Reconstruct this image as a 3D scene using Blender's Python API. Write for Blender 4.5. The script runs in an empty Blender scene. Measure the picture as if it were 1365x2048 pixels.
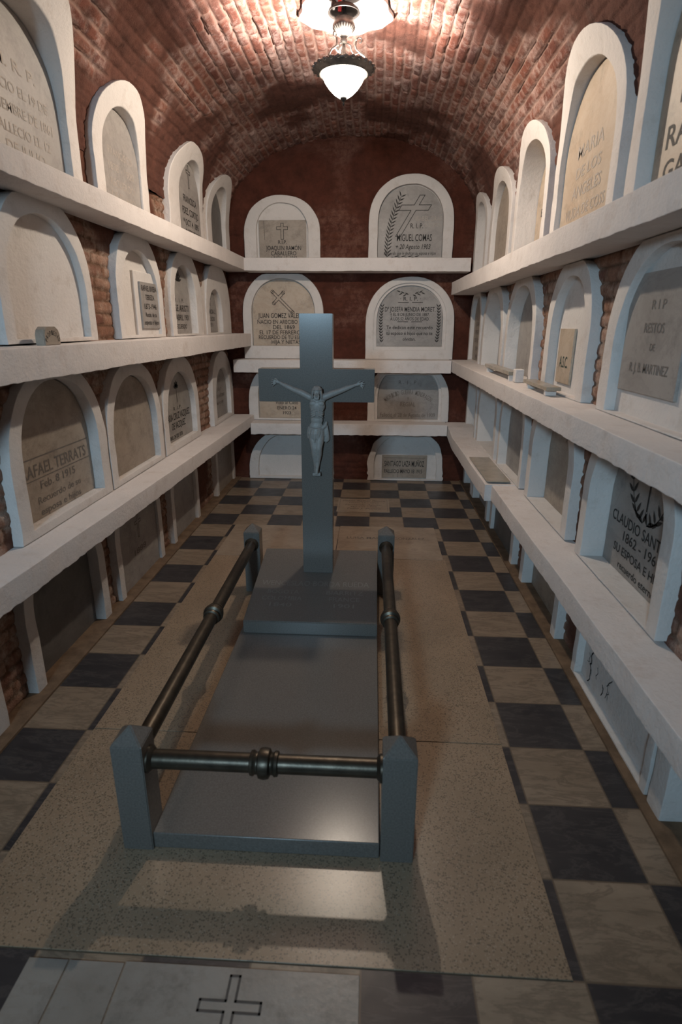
import bpy, bmesh, math, random
import numpy as np
from mathutils import Vector, Matrix
random.seed(7); np.random.seed(7)
PI = math.pi
S = bpy.context.scene
C = bpy.data.collections.new('crypt'); S.collection.children.link(C)

# ---------------------------------------------------------------- camera
cam = bpy.data.cameras.new('camera'); cam.sensor_fit = 'VERTICAL'; cam.sensor_width = 24; cam.sensor_height = 36
cam.lens = 20.0; cam.clip_start = .02
cam.dof.use_dof = True; cam.dof.focus_distance = 4.2; cam.dof.aperture_fstop = 2.8
camo = bpy.data.objects.new('camera', cam); C.objects.link(camo)
r_ = ((0.99852375, 0.0541973, 0.00360236), (-0.02026255, 0.31013867, 0.95047537), (0.05039597, -0.94914523, 0.310779))
camo.matrix_world = Matrix(((r_[0][0], r_[1][0], r_[2][0], 0), (r_[0][1], r_[1][1], r_[2][1], 0), (r_[0][2], r_[1][2], r_[2][2], 1.72), (0, 0, 0, 1)))
S.camera = camo
# ---------------------------------------------------------------- light / exposure
S.view_settings.view_transform = 'Standard'; S.view_settings.look = 'None'
S.view_settings.gamma = 1; S.view_settings.use_curve_mapping = False
S.view_settings.exposure = -0.27
w = bpy.data.worlds.new('world'); S.world = w; w.use_nodes = True
w.node_tree.nodes['Background'].inputs[0].default_value = (.5, .65, .8, 1)
w.node_tree.nodes['Background'].inputs[1].default_value = .3
LX, LY, LZ = -.2, 3.87, 3.10        # the hanging lamp
def area(name, loc, target, sx, sy, power, col, spread=180):
    l = bpy.data.lights.new(name, 'AREA'); l.shape = 'RECTANGLE'; l.size = sx; l.size_y = sy
    l.energy = power; l.color = col
    o = bpy.data.objects.new(name, l); C.objects.link(o); o.location = loc
    l.spread = math.radians(spread)
    o.rotation_euler = (Vector(target) - Vector(loc)).to_track_quat('-Z', 'Y').to_euler()
    return o
DAY_POWER = 30
LAMP_POWER = 215
area('daylight', (-.85, -1.93, 2.4), (-.2, 3.3, 1.1), .36, .28, DAY_POWER, (.52, .79, 1.0), 85)

# ---------------------------------------------------------------- helpers
def link(name, me, parent=None, mat=None, smooth=False):
    o = bpy.data.objects.new(name, me); C.objects.link(o)
    if parent is not None: o.parent = parent
    if mat is not None: me.materials.append(mat)
    if smooth:
        for p in me.polygons: p.use_smooth = True
    return o
def pymesh(name, v, f, parent=None, mat=None, smooth=False):
    me = bpy.data.meshes.new(name); me.from_pydata([tuple(map(float, p)) for p in v], [], f); me.update()
    return link(name, me, parent, mat, smooth)
def bmobj(name, bm, parent=None, mat=None, smooth=False, angle=None):
    me = bpy.data.meshes.new(name); bmesh.ops.recalc_face_normals(bm, faces=bm.faces); bm.to_mesh(me); bm.free()
    o = link(name, me, parent, mat, smooth or angle is not None)
    if angle is not None:
        me.set_sharp_from_angle(angle=math.radians(angle))
        wn = o.modifiers.new('weighted_normals', 'WEIGHTED_NORMAL'); wn.keep_sharp = True; wn.weight = 80
    return o
def thing(name, label, cat, loc=(0, 0, 0), rz=0, group=None):
    o = bpy.data.objects.new(name, None); C.objects.link(o); o.empty_display_size = .1
    o.location = loc; o.rotation_euler = (0, 0, rz); o['label'] = label; o['category'] = cat
    if group: o['group'] = group
    return o
def tag(o, label, cat, group=None):
    o['label'] = label; o['category'] = cat
    if group: o['group'] = group
    return o
def struct(o): o['kind'] = 'structure'; return o
def box(bm, x0, x1, y0, y1, z0, z1, bev=0, seg=2):
    r = bmesh.ops.create_cube(bm, size=1); vs = r['verts']
    for v in vs:
        v.co = ((x0 + x1) / 2 + v.co.x * (x1 - x0), (y0 + y1) / 2 + v.co.y * (y1 - y0), (z0 + z1) / 2 + v.co.z * (z1 - z0))
    if bev:
        es = list({e for v in vs for e in v.link_edges})
        bmesh.ops.bevel(bm, geom=es, offset=bev, segments=seg, affect='EDGES', profile=.5)
def boxobj(name, b, parent=None, mat=None, bev=.003):
    bm = bmesh.new(); box(bm, *b, bev=bev); return bmobj(name, bm, parent, mat, angle=50)
def tube(bm, pts, rad, n=12, cap=True):
    pts = [Vector(p) for p in pts]
    if not hasattr(rad, '__len__'): rad = [rad] * len(pts)
    rings = []; up = None
    for i, p in enumerate(pts):
        t = (pts[min(i + 1, len(pts) - 1)] - pts[max(i - 1, 0)]).normalized()
        if up is None:
            up = Vector((0, 0, 1)) if abs(t.z) < .9 else Vector((1, 0, 0))
        a = t.cross(up).normalized(); up = a.cross(t).normalized(); b = up
        rings.append([bm.verts.new(p + (a * math.cos(2 * PI * k / n) + b * math.sin(2 * PI * k / n)) * rad[i]) for k in range(n)])
    for i in range(len(rings) - 1):
        for k in range(n):
            bm.faces.new((rings[i][k], rings[i][(k + 1) % n], rings[i + 1][(k + 1) % n], rings[i + 1][k]))
    if cap: bm.faces.new(rings[0][::-1]); bm.faces.new(rings[-1])
def lathe(bm, prof, n=32, M=None, cap=False):
    """prof = [(r, z)] about local z"""
    rings = []
    for r, z in prof:
        ring = []
        for k in range(n):
            v = Vector((r * math.cos(2 * PI * k / n), r * math.sin(2 * PI * k / n), z))
            ring.append(bm.verts.new(M @ v if M else v))
        rings.append(ring)
    for i in range(len(rings) - 1):
        for k in range(n):
            bm.faces.new((rings[i][k], rings[i][(k + 1) % n], rings[i + 1][(k + 1) % n], rings[i + 1][k]))
    if cap: bm.faces.new(rings[0][::-1]); bm.faces.new(rings[-1])
def ball(bm, c, r, sc=(1, 1, 1), n=12):
    res = bmesh.ops.create_uvsphere(bm, u_segments=n, v_segments=max(6, n // 2 + 2), radius=r)
    for v in res['verts']: v.co = Vector((v.co.x * sc[0], v.co.y * sc[1], v.co.z * sc[2])) + Vector(c)
# value noise
def _h(ix, iy, s):
    n = (ix.astype(np.int64) * 374761393 + iy.astype(np.int64) * 668265263 + s * 1442695041) & 0x7fffffff
    n = ((n ^ (n >> 13)) * 1274126177) & 0x7fffffff
    return ((n ^ (n >> 16)) & 0xffff) / 65535.0
def vnoise(x, y, s=0):
    x = np.asarray(x, float); y = np.asarray(y, float)
    ix = np.floor(x); iy = np.floor(y); fx = x - ix; fy = y - iy
    fx = fx * fx * (3 - 2 * fx); fy = fy * fy * (3 - 2 * fy)
    a = _h(ix, iy, s); b = _h(ix + 1, iy, s); c = _h(ix, iy + 1, s); d = _h(ix + 1, iy + 1, s)
    return (a * (1 - fx) + b * fx) * (1 - fy) + (c * (1 - fx) + d * fx) * fy
def fbm(x, y, s=0, o=4):
    r = 0; a = .5; t = 0
    for i in range(o):
        r = r + a * vnoise(x * 2 ** i, y * 2 ** i, s + i * 17); t += a; a *= .5
    return r / t
def sstep(a, b, x):
    t = np.clip((x - a) / (b - a), 0, 1); return t * t * (3 - 2 * t)
def brickfield(u, v, bl, bh, mort=.010, warp=.006, s=0):
    """u along the brick's length, v across; returns mask, random id, bulge"""
    u2 = u + (fbm(u * 9, v * 9, s + 3, 3) - .5) * warp * 2.4; v2 = v + (fbm(u * 5 + 9, v * 7, s + 5, 3) - .5) * warp * 2.4
    row = np.floor(v2 / bh); off = (row % 2) * .5 + _h(row, row * 0, s + 9) * .35
    cu = u2 / bl + off; col = np.floor(cu)
    du = np.minimum(cu - col, col + 1 - cu) * bl; fv = v2 / bh - row; dv = np.minimum(fv, 1 - fv) * bh
    d = np.minimum(du, dv)
    m = sstep(mort * .35, mort * .35 + .009, d)
    rnd = _h(col, row, s + 21); r2 = _h(col, row, s + 47)
    bulge = m * (.55 + .7 * r2)
    return m, rnd, bulge
def gridmesh(name, U, V, pos, hole=None, mat=None, attr=None):
    uu, vv = np.meshgrid(U, V, indexing='ij')
    P = pos(uu, vv); nu, nv = uu.shape
    idx = np.arange(nu * nv).reshape(nu, nv)
    q = np.stack([idx[:-1, :-1], idx[1:, :-1], idx[1:, 1:], idx[:-1, 1:]], -1).reshape(-1, 4)
    if hole is not None:
        hm = hole(P)
        keep = ~(hm[:-1, :-1] & hm[1:, :-1] & hm[1:, 1:] & hm[:-1, 1:]).reshape(-1)
        q = q[keep]
    used = np.zeros(nu * nv, bool); used[q.ravel()] = True
    remap = np.cumsum(used) - 1; vs = P.reshape(-1, 3)[used]; q = remap[q]
    me = bpy.data.meshes.new(name)
    me.vertices.add(len(vs)); me.vertices.foreach_set('co', vs.astype(np.float32).ravel())
    me.loops.add(q.size); me.loops.foreach_set('vertex_index', q.astype(np.int32).ravel())
    me.polygons.add(len(q)); me.polygons.foreach_set('loop_start', np.arange(0, q.size, 4, dtype=np.int32))
    me.update(calc_edges=True); me.validate()
    me.polygons.foreach_set('use_smooth', np.ones(len(me.polygons), bool))
    if attr is not None:
        A = attr(uu, vv).reshape(-1, 4)[used]
        ca = me.color_attributes.new('brick', 'FLOAT_COLOR', 'POINT'); ca.data.foreach_set('color', A.astype(np.float32).ravel())
    return link(name, me, None, mat)

# ---------------------------------------------------------------- materials
def newmat(name):
    m = bpy.data.materials.new(name); m.use_nodes = True; nt = m.node_tree
    return m, nt, nt.nodes['Principled BSDF']
class N:
    def __init__(s, nt): s.nt = nt
    def __call__(s, t, **k):
        n = s.nt.nodes.new(t)
        for a, b in k.items():
            if hasattr(n, a): setattr(n, a, b)
        return n
    def L(s, a, b): s.nt.links.new(a, b)
    def coord(s, kind='Object'): return s('ShaderNodeTexCoord').outputs[kind]
    def noise(s, vec, scale, detail=6, rough=.6, dist=0):
        n = s('ShaderNodeTexNoise'); n.inputs['Scale'].default_value = scale; n.inputs['Detail'].default_value = detail
        n.inputs['Roughness'].default_value = rough; n.inputs['Distortion'].default_value = dist
        s.L(vec, n.inputs['Vector']); return n.outputs['Fac']
    def ramp(s, fac, stops):
        r = s('ShaderNodeValToRGB'); e = r.color_ramp.elements
        while len(e) < len(stops): e.new(.5)
        for i, (p, c) in enumerate(stops):
            e[i].position = p; e[i].color = (c[0], c[1], c[2], 1) if hasattr(c, '__len__') else (c, c, c, 1)
        s.L(fac, r.inputs['Fac']); return r.outputs['Color']
    def mix(s, fac, a, b, mode='MIX'):
        n = s('ShaderNodeMix'); n.data_type = 'RGBA'; n.blend_type = mode
        for sock, val in ((n.inputs[0], fac), (n.inputs[6], a), (n.inputs[7], b)):
            if hasattr(val, 'is_linked'): s.L(val, sock)
            elif hasattr(val, '__len__'): sock.default_value = (*val[:3], 1)
            else: sock.default_value = val
        return n.outputs[2]
    def math(s, op, a, b=0.0):
        n = s('ShaderNodeMath'); n.operation = op
        for i, v in enumerate((a, b)):
            if hasattr(v, 'is_linked'): s.L(v, n.inputs[i])
            else: n.inputs[i].default_value = v
        return n.outputs[0]
    def bump(s, h, strength=.3, dist=.01):
        b = s('ShaderNodeBump'); b.inputs['Strength'].default_value = strength; b.inputs['Distance'].default_value = dist
        s.L(h, b.inputs['Height']); return b.outputs['Normal']
def m_plaster(name, col, dirt=(.40, .33, .27), rough=.85):
    m, nt, p = newmat(name); n = N(nt); c = n.coord()
    a = n.noise(c, 3.2, 6, .65); b = n.noise(c, 38, 4, .6); d = n.noise(c, 9, 5, .7)
    base = n.mix(n.ramp(a, [(.35, 0), (.75, 1)]), col, [x * .90 for x in col])
    base = n.mix(n.ramp(d, [(.54, 0), (.78, .5)]), base, dirt)
    base = n.mix(n.ramp(b, [(.66, 0), (.74, .15)]), base, [x * .6 for x in dirt])
    n.L(base, p.inputs['Base Color']); p.inputs['Roughness'].default_value = rough
    h = n.math('ADD', n.math('MULTIPLY', n.noise(c, 7, 3, .5), .9), n.math('MULTIPLY', n.noise(c, 55, 6, .7), .55))
    n.L(n.bump(h, .75, .010), p.inputs['Normal']); return m
def m_marble(name, c1, c2, vein, rough=.45, scale=3, veinamt=.22):
    m, nt, p = newmat(name); n = N(nt); c = n.coord()
    oi = n('ShaderNodeObjectInfo').outputs['Random']
    add = n('ShaderNodeVectorMath'); add.operation = 'ADD'; n.L(c, add.inputs[0])
    cx = n('ShaderNodeCombineXYZ'); n.L(n.math('MULTIPLY', oi, 37.0), cx.inputs[0]); n.L(n.math('MULTIPLY', oi, 19.0), cx.inputs[1]); n.L(cx.outputs[0], add.inputs[1])
    c = add.outputs[0]
    a = n.noise(c, scale, 6, .6, .6); mp = n('ShaderNodeMapping'); mp.inputs['Rotation'].default_value = (.4, .7, .3); mp.inputs['Scale'].default_value = (1, 3, 1.6); n.L(c, mp.inputs['Vector'])
    v = n.noise(mp.outputs[0], scale * 1.2, 8, .66, .5)
    base = n.mix(n.ramp(a, [(.3, 0), (.7, 1)]), c1, c2)
    vr = n.ramp(v, [(.44, 0), (.495, veinamt), (.53, 0)])
    base = n.mix(vr, base, vein)
    st = n.noise(c, 7, 8, .78); base = n.mix(n.ramp(st, [(.52, 0), (.70, .6)]), base, [x * .45 for x in c2])
    n.L(base, p.inputs['Base Color']); p.inputs['Roughness'].default_value = rough
    n.L(n.bump(n.noise(c, 60, 4, .6), .15, .004), p.inputs['Normal']); return m
def m_simple(name, col, rough=.6, metal=0, bump=0, spec=.5, nscale=30, var=.25):
    m, nt, p = newmat(name); n = N(nt); c = n.coord()
    base = n.mix(n.ramp(n.noise(c, nscale, 5, .6), [(.3, 0), (.7, 1)]), col, [x * (1 - var) for x in col])
    n.L(base, p.inputs['Base Color']); p.inputs['Roughness'].default_value = rough; p.inputs['Metallic'].default_value = metal
    p.inputs['Specular IOR Level'].default_value = spec
    if bump: n.L(n.bump(n.noise(c, nscale * 4, 4, .6), bump, .004), p.inputs['Normal'])
    return m
def m_brick(name, bricks, mortar, plaster, stain, plaster_amt):
    m, nt, p = newmat(name); n = N(nt); c = n.coord()
    at = n('ShaderNodeAttribute'); at.attribute_name = 'brick'
    sp = n('ShaderNodeSeparateColor'); n.L(at.outputs['Color'], sp.inputs[0])
    mask, rnd, cover = sp.outputs
    stops = [(i / (len(bricks) - 1), b) for i, b in enumerate(bricks)]
    bc = n.ramp(rnd, stops)
    bc = n.mix(n.ramp(n.noise(c, 25, 5, .7), [(.3, 0), (.75, .7)]), bc, [x * .5 for x in bricks[0]])
    base = n.mix(mask, mortar, bc)
    # pale lime bloom in streaks
    bl = n.math('MULTIPLY', n.noise(c, 2.6, 6, .75), n.noise(c, 16, 6, .8))
    base = n.mix(n.ramp(bl, [(.22, 0), (.36, .72)]), base, stain)
    pn = n.mix(n.ramp(n.noise(c, 6, 7, .75), [(.3, 0), (.7, 1)]), plaster, [x * .42 for x in plaster])
    base = n.mix(cover, base, pn)
    n.L(base, p.inputs['Base Color']); p.inputs['Roughness'].default_value = .92; p.inputs['Specular IOR Level'].default_value = .25
    h = n.math('ADD', n.noise(c, 45, 6, .75), n.math('MULTIPLY', n.noise(c, 140, 3, .6), .5))
    n.L(n.bump(h, .7, .012), p.inputs['Normal']); return m

M_white = m_plaster('whitewash', (.66, .63, .605), (.42, .36, .31))
M_shelf = m_plaster('whitewashed_ledge', (.70, .665, .645), (.46, .38, .33))
M_vault = m_brick('vault_brick', [(.15, .055, .04), (.21, .075, .05), (.25, .10, .07), (.12, .06, .052), (.28, .12, .08)], (.30, .19, .155), (.135, .056, .040), (.46, .345, .31), 0)
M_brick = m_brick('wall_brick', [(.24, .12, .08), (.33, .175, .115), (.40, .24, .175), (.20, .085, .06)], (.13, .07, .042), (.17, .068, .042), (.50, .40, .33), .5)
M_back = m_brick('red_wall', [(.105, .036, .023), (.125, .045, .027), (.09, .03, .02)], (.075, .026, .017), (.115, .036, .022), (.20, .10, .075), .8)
M_stone = m_simple('grey_tomb_stone', (.150, .138, .125), .22, 0, .03, .35, 160, .3)
M_corp = m_simple('carved_stone', (.27, .265, .25), .5, 0, .1, .5, 90, .2)
M_bronze = m_simple('aged_bronze', (.085, .07, .052), .38, .75, .1, .5, 25, .45)
M_ink = m_simple('black_lettering', (.02, .017, .015), .7)
M_faint = m_simple('worn_lettering', (.17, .15, .135), .7)
M_palelet = m_simple('pale_lettering', (.42, .38, .34), .8)
M_tomblet = m_simple('engraved_lettering', (.16, .15, .14), .75)
M_mgrey = m_marble('grey_marble', (.36, .34, .32), (.25, .235, .22), (.15, .14, .135), .5)
M_mdark = m_marble('dark_marble', (.15, .145, .14), (.10, .095, .09), (.2, .19, .18), .5)
M_mcream = m_marble('cream_marble', (.50, .42, .33), (.40, .32, .24), (.34, .22, .12), .5, 4)
M_mbeige = m_marble('beige_marble', (.36, .31, .255), (.27, .225, .18), (.12, .09, .07), .5, 4)
M_mwhite = m_marble('white_marble', (.31, .29, .26), (.22, .20, .175), (.2, .17, .14), .35, 3)
M_mfloor = m_marble('floor_marble', (.36, .29, .22), (.25, .195, .14), (.13, .09, .06), .35, 3)
M_slab = m_marble('ledge_marble', (.42, .37, .30), (.30, .26, .2), (.2, .16, .11), .25, 5)
M_metal = m_simple('antique_silver', (.25, .23, .21), .42, .7, .1, .5, 40, .5)
M_dark = m_simple('dark_metal', (.03, .025, .022), .5, .3)
M_red = m_simple('red_plastic', (.55, .03, .03), .45)
M_grout = m_simple('cement_edge', (.20, .13, .08), .9, 0, .5, .3, 12, .5)
def m_terrazzo():
    m, nt, p = newmat('terrazzo'); n = N(nt); c = n.coord()
    a = n.noise(c, 2.2, 5, .6)
    base = n.mix(n.ramp(a, [(.3, 0), (.7, 1)]), (.33, .24, .16), (.245, .18, .12))
    v = n('ShaderNodeTexVoronoi'); v.inputs['Scale'].default_value = 165; v.inputs['Randomness'].default_value = 1
    wv = n('ShaderNodeVectorMath'); wv.operation = 'MULTIPLY_ADD'; nz = n('ShaderNodeTexNoise'); nz.inputs['Scale'].default_value = 260; n.L(c, nz.inputs['Vector'])
    n.L(nz.outputs['Color'], wv.inputs[0]); wv.inputs[1].default_value = (.006, .006, .006); n.L(c, wv.inputs[2]); n.L(wv.outputs[0], v.inputs['Vector'])
    sp = n('ShaderNodeSeparateColor'); n.L(v.outputs['Color'], sp.inputs[0])
    chip = n.math('MULTIPLY', n.math('LESS_THAN', v.outputs['Distance'], .50), n.math('LESS_THAN', sp.outputs[0], n.math('MULTIPLY', n.noise(c, 7, 4, .6), .62)))
    base = n.mix(n.math('MULTIPLY', chip, .68), base, (.075, .06, .045))
    chip2 = n.math('MULTIPLY', n.math('LESS_THAN', v.outputs['Distance'], .38), n.math('GREATER_THAN', sp.outputs[0], .8))
    base = n.mix(n.math('MULTIPLY', chip2, .4), base, (.42, .36, .29))
    n.L(base, p.inputs['Base Color']); p.inputs['Roughness'].default_value = .29
    n.L(n.bump(n.noise(c, 30, 4, .6), .05, .003), p.inputs['Normal']); return m
M_terr = m_terrazzo()
def m_checker():
    m, nt, p = newmat('marble_checker'); n = N(nt); c = n.coord()
    sp = n('ShaderNodeSeparateXYZ'); n.L(c, sp.inputs[0])
    gx = n.math('DIVIDE', sp.outputs[0], .311); gy = n.math('DIVIDE', n.math('SUBTRACT', sp.outputs[1], 1.125), .3080)
    fx = n.math('FLOOR', gx); fy = n.math('FLOOR', gy)
    par = n.math('FLOORED_MODULO', n.math('ADD', fx, fy), 2.0)
    cx = n('ShaderNodeCombineXYZ'); n.L(fx, cx.inputs[0]); n.L(fy, cx.inputs[1])
    wn = n('ShaderNodeTexWhiteNoise'); n.L(cx.outputs[0], wn.inputs['Vector'])
    off = n('ShaderNodeVectorMath'); off.operation = 'MULTIPLY_ADD'; n.L(wn.outputs['Color'], off.inputs[0]); off.inputs[1].default_value = (20, 20, 20); n.L(c, off.inputs[2])
    cc = off.outputs[0]
    mp = n('ShaderNodeMapping'); mp.inputs['Rotation'].default_value = (0, 0, .5); mp.inputs['Scale'].default_value = (1, 3.6, 1); n.L(cc, mp.inputs['Vector'])
    vein = n.noise(mp.outputs[0], 4, 8, .68, .5); cl = n.noise(mp.outputs[0], 3, 6, .7)
    light = n.mix(n.ramp(cl, [(.3, 0), (.7, 1)]), (.32, .25, .18), (.20, .155, .11))
    light = n.mix(wn.outputs['Value'], light, n.mix(.5, light, (.22, .16, .11)))
    light = n.mix(n.ramp(vein, [(.44, 0), (.5, .6), (.55, 0)]), light, (.12, .09, .065))
    dark = n.mix(n.ramp(cl, [(.3, 0), (.7, 1)]), (.026, .025, .028), (.046, .042, .043))
    dark = n.mix(n.ramp(vein, [(.46, 0), (.5, .3), (.53, 0)]), dark, (.13, .115, .105))
    base = n.mix(par, light, dark)
    ex = n.math('PINGPONG', gx, .5); ey = n.math('PINGPONG', gy, .5)
    g = n.math('LESS_THAN', n.math('MINIMUM', ex, ey), .010)
    base = n.mix(n.math('MULTIPLY', g, .85), base, (.13, .095, .065))
    n.L(base, p.inputs['Base Color'])
    n.L(n.ramp(n.noise(c, 6, 4, .6), [(.3, .3), (.8, .5)]), p.inputs['Roughness'])
    n.L(n.bump(n.math('MULTIPLY', g, -1.0), .4, .004), p.inputs['Normal']); return m
M_check = m_checker()
def m_glow(name, col, strength, trans):
    m, nt, p = newmat(name); nt.nodes.remove(p); n = N(nt); out = nt.nodes['Material Output']
    e = n('ShaderNodeEmission'); e.inputs[0].default_value = (*col, 1); e.inputs[1].default_value = strength
    t = n('ShaderNodeBsdfTransparent'); t.inputs[0].default_value = (1, .97, .9, 1)
    mx = n('ShaderNodeMixShader'); mx.inputs[0].default_value = trans
    n.L(e.outputs[0], mx.inputs[1]); n.L(t.outputs[0], mx.inputs[2]); n.L(mx.outputs[0], out.inputs[0]); return m
M_glass = m_glow('frosted_lamp_glass', (1, .93, .82), 9, .56)

# ---------------------------------------------------------------- lettering
def glyphs(verts, faces, text, x, z, h, width=None, bold=.009, ang=0, slant=0, align='CENTER'):
    cu = bpy.data.curves.new('t', 'FONT'); cu.body = text; cu.size = 1; cu.offset = bold; cu.align_x = align; cu.resolution_u = 3; cu.shear = slant
    o = bpy.data.objects.new('t', cu); C.objects.link(o)
    dg = bpy.context.evaluated_depsgraph_get(); me = bpy.data.meshes.new_from_object(o.evaluated_get(dg))
    if len(me.vertices):
        co = np.array([v.co[:2] for v in me.vertices]); sc = h / .70; sx = sc
        if width:
            sx = width / max(1e-6, (co[:, 0].max() - co[:, 0].min()))
            if align == 'CENTER': co[:, 0] -= (co[:, 0].max() + co[:, 0].min()) / 2
        b = len(verts); ca, sa = math.cos(ang), math.sin(ang)
        for cx, cy in co:
            px, pz = cx * sx, cy * sc
            verts.append((x + px * ca - pz * sa, z + px * sa + pz * ca))
        for f in me.polygons: faces.append([b + i for i in f.vertices])
    bpy.data.objects.remove(o); bpy.data.meshes.remove(me); bpy.data.curves.remove(cu)
def stroke(verts, faces, pts, wd, closed=False):
    pts = [Vector(p) for p in pts]; n = len(pts)
    for i in range(n if closed else n - 1):
        a, b = pts[i], pts[(i + 1) % n]; t = (b - a)
        if t.length < 1e-6: continue
        t.normalize(); q = Vector((-t.y, t.x)) * wd / 2; a2 = a - t * wd * .4; b2 = b + t * wd * .4; k = len(verts)
        for v in (a2 - q, b2 - q, b2 + q, a2 + q): verts.append((v.x, v.y))
        faces.append([k, k + 1, k + 2, k + 3])
def leaf(verts, faces, x, z, ang, L, W):
    ca, sa = math.cos(ang), math.sin(ang); k = len(verts)
    for u, v in ((0, 0), (.3, .5), (.65, .42), (1, 0), (.65, -.42), (.3, -.5)):
        px, pz = u * L, v * W; verts.append((x + px * ca - pz * sa, z + px * sa + pz * ca))
    faces.append(list(range(k, k + 6)))
def crossout(verts, faces, cx, cz, H, W, t, wd, skew=0, ang=0):
    """outlined latin cross; cz = centre of the crossing"""
    t = t / 2; up = H * .30; dn = H * .70
    P = [(-t, up), (t, up), (t, t), (W / 2, t), (W / 2, -t), (t, -t), (t, -dn), (-t, -dn), (-t, -t), (-W / 2, -t), (-W / 2, t), (-t, t)]
    ca, sa = math.cos(ang), math.sin(ang); Q = []
    for x, z in P:
        x2 = x + z * skew; Q.append((cx + x2 * ca - z * sa, cz + x2 * sa + z * ca))
    stroke(verts, faces, Q, wd, True)
def inscription(parent, y, ops, mat=None, name='inscription', flat=False):
    """ops: callables or tuples (text,x,z,h,width[,kw]); placed on the local plane y; one object per line or motif"""
    for o in ops:
        V = []; F = []
        if callable(o): o(V, F); nm = 'carved_motif'
        else:
            kw = o[5] if len(o) > 5 else {}
            glyphs(V, F, *o[:5], **kw); nm = 'inscription_line'
        pymesh(nm, [(a, y, b) for a, b in V], F, parent, mat or M_ink)

# ---------------------------------------------------------------- room dimensions
YB = 6.5; YF = -2.0
def xw_left(z): return np.where(z < .69, -1.62, np.where(z < 1.56, -1.60, np.where(z < 2.32, -1.56, -1.54)))
def xw_right(z): return np.where(z < .56, 1.10, np.where(z < 1.31, 1.08, np.where(z < 2.10, 1.05, 1.02)))
VC, VA, VZ, VH, VN = -.26, 1.28, 2.60, .89, 2.3
def vault_inset(z):
    """how far the vault has moved in from the wall at height z"""
    t = np.clip((np.asarray(z, float) - VZ) / VH, 0, .999)
    return VA * (1 - (1 - t ** VN) ** (1 / VN))

# ---------------------------------------------------------------- niches
HOLES = {'L': [], 'R': [], 'B': []}
def outline(xc, hw, top, base, rv, zmax=None, ns=10, na=26, nb=8, seed=0, jit=.003):
    spring = max(base + .02, top - rv); P = []
    for i in range(ns): P.append((-hw, base + (spring - base) * i / ns))
    for i in range(na + 1):
        a = PI - PI * i / na; c, s = math.cos(a), math.sin(a)
        P.append((hw * math.copysign(abs(c) ** .92, c), spring + (top - spring) * abs(s) ** .95))
    for i in range(1, ns + 1): P.append((hw, spring + (base - spring) * i / ns))
    for i in range(1, nb): P.append((hw - 2 * hw * i / nb, base))
    out = []
    for i, (x, z) in enumerate(P):
        j = jit * (float(vnoise(i * .45, seed * 3.1, 5)) - .5) * 2; k = jit * (float(vnoise(i * .45, seed * 3.1 + 50, 6)) - .5) * 2
        if z <= base + .001: k = 0
        zz = z + k
        if zmax is not None: zz = min(zz, zmax)
        out.append((xc + x + j, zz))
    return out
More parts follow.
